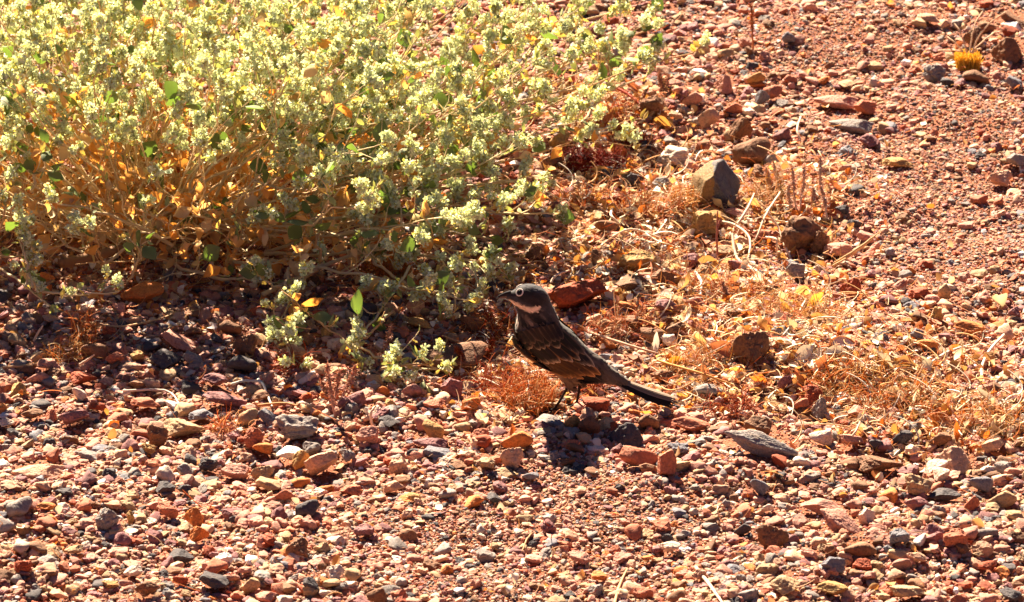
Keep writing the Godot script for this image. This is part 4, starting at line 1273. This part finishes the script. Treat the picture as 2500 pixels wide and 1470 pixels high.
	twig([[[565, 938], [600, 930], [638, 934, 0.008], [652, 962], [664, 992]]], 0.0011, Color(0.62, 0.58, 0.5), "pale bent straw on shaded gravel behind the whitish-crusted stone")
	twig([[[1698, 1385], [1730, 1425], [1766, 1475]]], 0.0012, bone, "pale straw at the lower edge of the picture")
	twig([[[1500, 1475], [1512, 1430], [1532, 1388]]], 0.0009, tan_, "tan straw standing at the lower edge")
	twig([[[1485, 204, 0.012], [1530, 228, 0.01], [1572, 262]]], 0.0011, Color(0.40, 0.06, 0.03), "blood red twig above the rust red tuft")
	twig([[[1440, 812], [1520, 838, 0.01], [1622, 868]]], 0.0010, Color(0.5, 0.3, 0.2), "straight straw behind the sparrow's back")
	twig([[[1605, 880, 0.01], [1700, 908, 0.012], [1790, 940]]], 0.0009, Color(0.6, 0.28, 0.08), "thin orange stem above the tail tip")
	twig([[[1718, 930], [1716, 890, 0.016], [1722, 872, 0.02]]], 0.0007, tan_, "short upright stalk on the golden litter")
	twig([[[1698, 665, 0.012], [1712, 690, 0.01], [1710, 722]]], 0.0012, Color(0.7, 0.62, 0.55), "white hooked stem above the straw mat")
	twig([[[1740, 728], [1800, 732], [1862, 726]]], 0.0011, bone, "straight pale straw lying level on the straw mat")
	twig([[[1905, 790], [2000, 780, 0.008], [2082, 770]]], 0.0015, Color(0.6, 0.42, 0.26), "thick straw under the maroon block")
	twig([[[1930, 790], [1955, 755, 0.01], [1968, 730, 0.014]]], 0.0010, bone, "pale stick leaning on the golden straw mat")
	twig([[[1955, 285, 0.014], [1946, 318, 0.01], [1958, 350]]], 0.0009, bone, "small pale curved stem standing on the far gravel")
	twig([[[1345, 690, 0.03], [1358, 672, 0.034], [1390, 660, 0.03]]], 0.0009, bone, "thin arched straw behind the sparrow's nape", 0.02)
	twig([[[0, 898], [60, 893], [130, 882]]], 0.0009, tan_, "straw at the edge in the shrub's shade")
	twig([[[195, 890], [215, 878, 0.008], [230, 866, 0.012]]], 0.0009, bone, "short pale stub on the shaded gravel")
	twig([[[82, 832], [95, 810, 0.01], [105, 795, 0.014]]], 0.0009, bone, "small upright straw by the picture's edge")
	twig([[[300, 955], [380, 952], [418, 960], [436, 985]]], 0.0009, Color(0.6, 0.48, 0.4), "hoop-shaped straw at the edge of the shrub's shadow")
	twig([[[630, 990], [690, 985], [725, 990]]], 0.0010, Color(0.5, 0.24, 0.09), "flat orange stem behind the chunky whitish-crusted stone")
	twig([[[910, 1040], [905, 1010, 0.014], [918, 990, 0.02]]], 0.0010, bone, "pale stalk rising beside the boxy pink-brown stone")
	twig([[[1195, 860], [1130, 838, 0.01], [1080, 820, 0.012]]], 0.0008, tan_, "thin straw over the broad brown stone")
	twig([[[1300, 1300], [1285, 1320], [1275, 1345]]], 0.0006, tan_, "tiny hair-thin stem on the fine grit")
	twig([[[1245, 690, 0.02], [1180, 660, 0.02], [1150, 640, 0.02]]], 0.0008, tan_, "thin stem behind the sparrow's crown")
	twig([[[1480, 590], [1540, 560, 0.012], [1620, 585]]], 0.0009, bone, "arched root on the pale litter")
	twig([[[1500, 500], [1492, 525, 0.01], [1515, 548]]], 0.0010, Color(0.7, 0.6, 0.48), "pale crescent stem left of a yellow leaf")
	twig([[[2060, 1085], [2085, 1060, 0.01], [2100, 1030, 0.014]]], 0.0008, bone, "short straw standing in front of the fibre mat")
	# dead leaves one can point to
	var yellow := Color(0.66, 0.40, 0.14)
	dead_leaf(1618, 318, 74, yellow, "glowing amber leaf between the dark red tuft and far heap")
	dead_leaf(1530, 497, 46, yellow, "small yellow leaf left of the tallest angular rock")
	dead_leaf(1592, 862, 62, Color(0.75, 0.73, 0.72), "bluish white leaf behind the sparrow's tail", "pale_leaf")
	dead_leaf(1640, 885, 80, Color(0.66, 0.50, 0.26), "long yellowish leaf right of the bluish white one")
	dead_leaf(1660, 905, 84, Color(0.70, 0.40, 0.08), "broad amber leaf above the tail tip")
	dead_leaf(1690, 855, 70, Color(0.70, 0.55, 0.30), "curled cream leaf on the golden litter")
	dead_leaf(2045, 842, 90, Color(0.40, 0.16, 0.08), "big dark curled leaf with a white edge", "pale_leaf")
	dead_leaf(2062, 860, 60, Color(0.74, 0.70, 0.70), "white shell-like leaf at the foot of the big dark curled leaf", "pale_leaf")
	dead_leaf(1910, 850, 74, Color(0.74, 0.70, 0.72), "white ragged leaf right of the lumpy two-humped rock", "pale_leaf")
	dead_leaf(1735, 702, 58, yellow, "orange folded leaf in the straw mat")
	dead_leaf(1985, 755, 64, Color(0.70, 0.48, 0.12), "broad golden leaf below the maroon block")
	dead_leaf(1925, 775, 60, yellow, "amber leaf left of the broad golden one")
	dead_leaf(1630, 745, 70, Color(0.72, 0.62, 0.5), "round whitish leaf behind the sparrow's back", "pale_leaf")
	dead_leaf(2290, 1030, 54, Color(0.72, 0.50, 0.16), "golden leaf on the straw mat near the edge")
	dead_leaf(2205, 915, 58, Color(0.66, 0.30, 0.06), "orange leaf beside the forked white twig")
	dead_leaf(1790, 925, 54, yellow, "amber star-shaped leaf in front of the two-humped rock")
	dead_leaf(2440, 750, 60, Color(0.62, 0.46, 0.20), "flat yellow-tan leaf near the edge on dark gravel")
	dead_leaf(905, 736, 40, Color(0.74, 0.70, 0.66), "white chip of leaf on the black rounded stone", "pale_leaf")
	dead_leaf(512, 815, 46, Color(0.66, 0.60, 0.56), "small whitish curled leaf in the shade", "pale_leaf")
	dead_leaf(950, 650, 50, Color(0.66, 0.28, 0.06), "orange leaf in the bright orange tuft")
	dead_leaf(1300, 690, 40, Color(0.66, 0.26, 0.05), "bright orange leaf just behind the sparrow's crown")
	dead_leaf(1150, 1012, 36, Color(0.5, 0.3, 0.2), "small brown leaf on shaded gravel left of the glowing orange stone")
	dead_leaf(1975, 190, 40, yellow, "amber flake on the far gravel")
	var hues := [[Color(0.62, 0.42, 0.22), "amber"], [Color(0.74, 0.60, 0.38), "cream"], [Color(0.60, 0.34, 0.12), "tan"], [Color(0.80, 0.72, 0.58), "pale"], [Color(0.60, 0.20, 0.05), "rusty"], [Color(0.5, 0.2, 0.12), "brown"]]
	var made := 0
	var tries := 0
	while made < 150 and tries < 9000:
		tries += 1
		var u := rng.randf_range(1180, 2490)
		var v := rng.randf_range(230, 1130)
		if litter_zone(u, v) < 0.35 + 0.5 * rng.randf(): continue
		if u > 1200 and u < 1660 and v > 690 and v < 1010: continue
		var hue: Array = hues[rng.randi() % hues.size()]
		var size := rng.randf_range(26, 70)
		dead_leaf(u, v, size, hue[0] * rng.randf_range(0.85, 1.1), own_label("%s %s dead leaf" % ["tiny" if size < 36 else "curled", hue[1]], u, v, ["crumpled", "papery", "folded"]), "pale_leaf" if hue[1] in ["cream", "pale", "tan"] else "dry")
		made += 1
	# what nobody could count: fibres and crumbs of leaf all over the litter
	var all := thing("leaf_litter", Vector3.ZERO, "fine dry fibres and leaf crumbs strewn over the gravel", "litter")
	all.set_meta("kind", "stuff")
	var hair := []
	for k in 8:
		var s := Shape.new()
		var pts := []
		var d := Vector3(0, 0.3, 1).normalized()
		var p := Vector3(0, 0, -0.5)
		var bend := loose(rng) * 2.2
		for j in 8:
			pts.append(p)
			p += d / 7.0
			d = (d + bend / 7.0).normalized()
		s.tube(pts, [0.022, 0.014], Color.WHITE, 3)
		hair.append(s.mesh())
	var crumbs := []
	for k in 6:
		var s := Shape.new()
		s.blade(Vector3(0, 0, -0.5), Vector3(0, 0, 1), Vector3(0, 1, 0), 1.0, rng.randf_range(0.25, 0.42), rng.randf_range(-1.5, 1.8), rng.randf_range(0.2, 0.9), Color.WHITE, Color(0.9, 0.9, 0.9), 5, 3, rng.randf_range(0.8, 1.2))
		crumbs.append(s.mesh())
	var hb := []
	for k in 8: hb.append(PackedFloat32Array())
	var cb := []
	for k in 6: cb.append(PackedFloat32Array())
	var mix: Array = red + orange + orange + gold + straw + straw + straw + straw
	var n := 0
	while n < 13000:
		var u := rng.randf_range(-60, 2560)
		var v := rng.randf_range(-30, 1500)
		var z := litter_zone(u, v)
		if rng.randf() > z + 0.012: continue
		n += 1
		var p := on_land(u, v) + Vector3(0, rng.randf_range(0.001, 0.007), 0)
		var c: Color = mix[rng.randi() % mix.size()] * rng.randf_range(0.75, 1.25)
		if n % 2:
			row(hb[n % 8], Transform3D(Basis(Vector3.UP, rng.randf() * TAU) * Basis(Vector3.RIGHT, rng.randf_range(-0.5, 0.4)) * Basis.from_scale(Vector3.ONE * rng.randf_range(0.006, 0.02)), p), c)
		else:
			var kind := (n / 2) % 6
			c = hues[[0, 2, 4, 5][rng.randi() % 4] if kind < 2 else [1, 3, 3, 2][rng.randi() % 4]][0] * rng.randf_range(0.8, 1.15)
			row(cb[kind], Transform3D(Basis(loose(rng), rng.randf() * TAU) * Basis.from_scale(Vector3.ONE * rng.randf_range(0.003, 0.010)), p), c)
	var sb := []
	for k in 4: sb.append(PackedFloat32Array())
	n = 0
	while n < 620:
		var u := rng.randf_range(1150, 2560)
		var v := rng.randf_range(200, 1150)
		if rng.randf() > litter_zone(u, v) * 1.2 - 0.1: continue
		n += 1
		var c: Color = [Color(0.74, 0.60, 0.42), Color(0.68, 0.48, 0.28), Color(0.78, 0.70, 0.58), Color(0.62, 0.34, 0.14)][rng.randi() % 4] * rng.randf_range(0.8, 1.1)
		row(sb[n % 4], Transform3D(Basis(Vector3.UP, rng.randf() * TAU) * Basis(Vector3.RIGHT, rng.randf_range(-0.35, 0.3)) * Basis.from_scale(Vector3.ONE * rng.randf_range(0.014, 0.034)), on_land(u, v) + Vector3(0, rng.randf_range(0.004, 0.009), 0)), c)
	for k in 4: copies("straws", hair[k + 2], mat.stem, sb[k], all)
	for k in 8: copies("fibres", hair[k], mat.fibre, hb[k], all)
	for k in 6: copies("leaf_crumbs", crumbs[k], mat.dry if k < 2 else mat.pale_leaf, cb[k], all)


func _ready() -> void:
	rng.seed = 2024
	# camera
	look = Basis(Vector3.RIGHT, -PITCH)
	eye = -ray(1395.0, 1006.0) * 4.45
	var cam := Camera3D.new()
	cam.name = "camera"
	cam.fov = rad_to_deg(2.0 * atan(LENS))
	cam.near = 0.05
	cam.far = 300.0
	cam.transform = Transform3D(look, eye)
	var film := CameraAttributesPhysical.new()
	film.frustum_focal_length = 150.0
	film.exposure_aperture = 21.0
	film.frustum_focus_distance = 4.48
	film.frustum_far = 300.0
	cam.attributes = film
	cam.fov = rad_to_deg(2.0 * atan(LENS))
	add_child(cam)
	# sky and sun
	var sky := ProceduralSkyMaterial.new()
	sky.sky_top_color = Color(0.32, 0.40, 0.62)
	sky.sky_horizon_color = Color(0.66, 0.69, 0.74)
	sky.ground_bottom_color = Color(0.36, 0.25, 0.18)
	sky.ground_horizon_color = Color(0.55, 0.48, 0.42)
	sky.sun_angle_max = 2.0
	var e := Environment.new()
	e.background_mode = Environment.BG_SKY
	e.sky = Sky.new()
	e.sky.sky_material = sky
	e.background_energy_multiplier = 0.115
	e.tonemap_mode = Environment.TONE_MAPPER_LINEAR
	e.tonemap_exposure = 6.0
	e.sdfgi_enabled = true
	e.ssao_enabled = true
	e.ssil_enabled = true
	var world := WorldEnvironment.new()
	world.name = "world"
	world.environment = e
	add_child(world)
	var sun := DirectionalLight3D.new()
	sun.name = "sun"
	sun.light_color = Color(1.0, 0.92, 0.81)
	sun.light_energy = 1.6
	sun.light_angular_distance = 0.53
	sun.shadow_enabled = true
	add_child(sun)
	var el := deg_to_rad(36.5)
	var az := deg_to_rad(18.0)
	sun.look_at_from_position(Vector3(-sin(az) * cos(el), sin(el), -cos(az) * cos(el)) * 10.0, Vector3.ZERO)

	# noise and materials
	relief.seed = 8
	relief.frequency = 0.045
	relief.fractal_octaves = 3
	speckle = picture(512, 0.035, 5, 3, [Color(0.62, 0.6, 0.58), Color(0.85, 0.84, 0.83), Color(1, 1, 1), Color(1, 0.97, 0.94), Color(0.8, 0.78, 0.76)])
	grain = picture(512, 0.05, 5, 9, [Color(0.29, 0.16, 0.10), Color(0.46, 0.27, 0.18), Color(0.56, 0.35, 0.24), Color(0.64, 0.44, 0.32)])
	var bumps := FastNoiseLite.new()
	bumps.seed = 21
	bumps.frequency = 0.03
	bumps.fractal_octaves = 5
	var bi := bumps.get_seamless_image(512, 512)
	bi.convert(Image.FORMAT_RGBA8)
	bi.bump_map_to_normal_map(6.0)
	rough_normal = ImageTexture.create_from_image(bi)
	for t in TONES: material("stone_" + t, TONES[t][0], 0.85, Color.BLACK, 28.0)
	material("gravel", Color.WHITE, 0.85, Color.BLACK, 60.0)
	var dirt := material("dirt", Color.WHITE, 1.0, Color.BLACK, 12.0)
	dirt.albedo_texture = grain
	dirt.vertex_color_use_as_albedo = false
	material("plumage", Color.WHITE, 0.9)
	mat.plumage.rim_enabled = true
	mat.plumage.rim = 0.25
	material("feather", Color.WHITE, 0.8, Color(0.12, 0.11, 0.10))
	material("horn", Color.WHITE, 0.7)
	mat.horn.metallic_specular = 0.15
	material("eye", Color(0.006, 0.005, 0.005), 0.06)
	mat.eye.metallic_specular = 0.3
	material("stem", Color.WHITE, 0.8, Color(0.25, 0.2, 0.12))
	material("leaf", Color.WHITE, 0.6, Color(0.55, 0.7, 0.2))
	material("sprig", Color.WHITE, 0.75, Color(0.76, 0.71, 0.34))
	material("small", Color.WHITE, 0.75, Color(0.75, 0.68, 0.26))
	material("dry", Color.WHITE, 0.75, Color(0.85, 0.66, 0.36))
	material("pale_leaf", Color.WHITE, 0.6, Color(0.5, 0.42, 0.32))
	material("petal", Color.WHITE, 0.7, Color(1.0, 0.85, 0.4))
	material("fibre", Color.WHITE, 0.7, Color(0.9, 0.6, 0.3))
	# stone shapes
	stone_kinds = {"angular": [], "round": [], "slab": [], "rough": [], "long": [], "ring": [], "slab_up": []}
	for k in 7: stone_kinds.angular.append(stone_mesh(100 + k, 4, 10, 0.022, 0.14))
	for k in 5: stone_kinds.round.append(stone_mesh(200 + k, 3, 16, 0.12, 0.10))
	for k in 5: stone_kinds.slab.append(stone_mesh(300 + k, 4, 9, 0.022, 0.12))
	for k in 5: stone_kinds.rough.append(stone_mesh(400 + k, 4, 11, 0.05, 0.27))
	for k in 3: stone_kinds.long.append(stone_mesh(500 + k, 4, 12, 0.05, 0.16))
	stone_kinds.ring.append(stone_mesh(600, 3, 16, 0.10, 0.35))
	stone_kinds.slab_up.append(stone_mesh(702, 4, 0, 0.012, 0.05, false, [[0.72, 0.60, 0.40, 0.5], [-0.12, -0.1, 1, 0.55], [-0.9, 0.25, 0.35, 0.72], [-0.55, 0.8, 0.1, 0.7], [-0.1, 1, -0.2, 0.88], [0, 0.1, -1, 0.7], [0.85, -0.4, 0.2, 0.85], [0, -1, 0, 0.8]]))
	for k in 8: gravel_meshes.append(stone_mesh(800 + k, 1, 8, 0.03, 0.22, true))
	for k in 8: gravel_meshes.append(stone_mesh(900 + k, 2, 9, 0.025, 0.24, k % 2 == 0))
	plant_meshes()

	ground()
	landmarks = [[1375, 1000, "the sparrow's feet"], [1640, 980, "the sparrow's tail tip"], [1230, 740, "the sparrow's bill"], [2362, 140, "the yellow flower tuft"], [820, 930, "the pinkish fuzzy flower stalk"], [2305, 865, "the forked white twig"], [2400, 900, "the curved white twig"], [2210, 1030, "the orange-brown twig"], [1945, 450, "the tall cream bristly stalks"], [1830, 70, "the upright red-brown stalk"], [1440, 380, "the darkest red tuft"], [1730, 1425, "the lower straw"], [1290, 1325, "the hair-thin stem"], [1680, 140, "the saltbush's outermost sprig"]]
	feature_stones()
	more_stones(300 - taken["stone"])
	shrub()
	sparrow()
	litter()
	gravel()
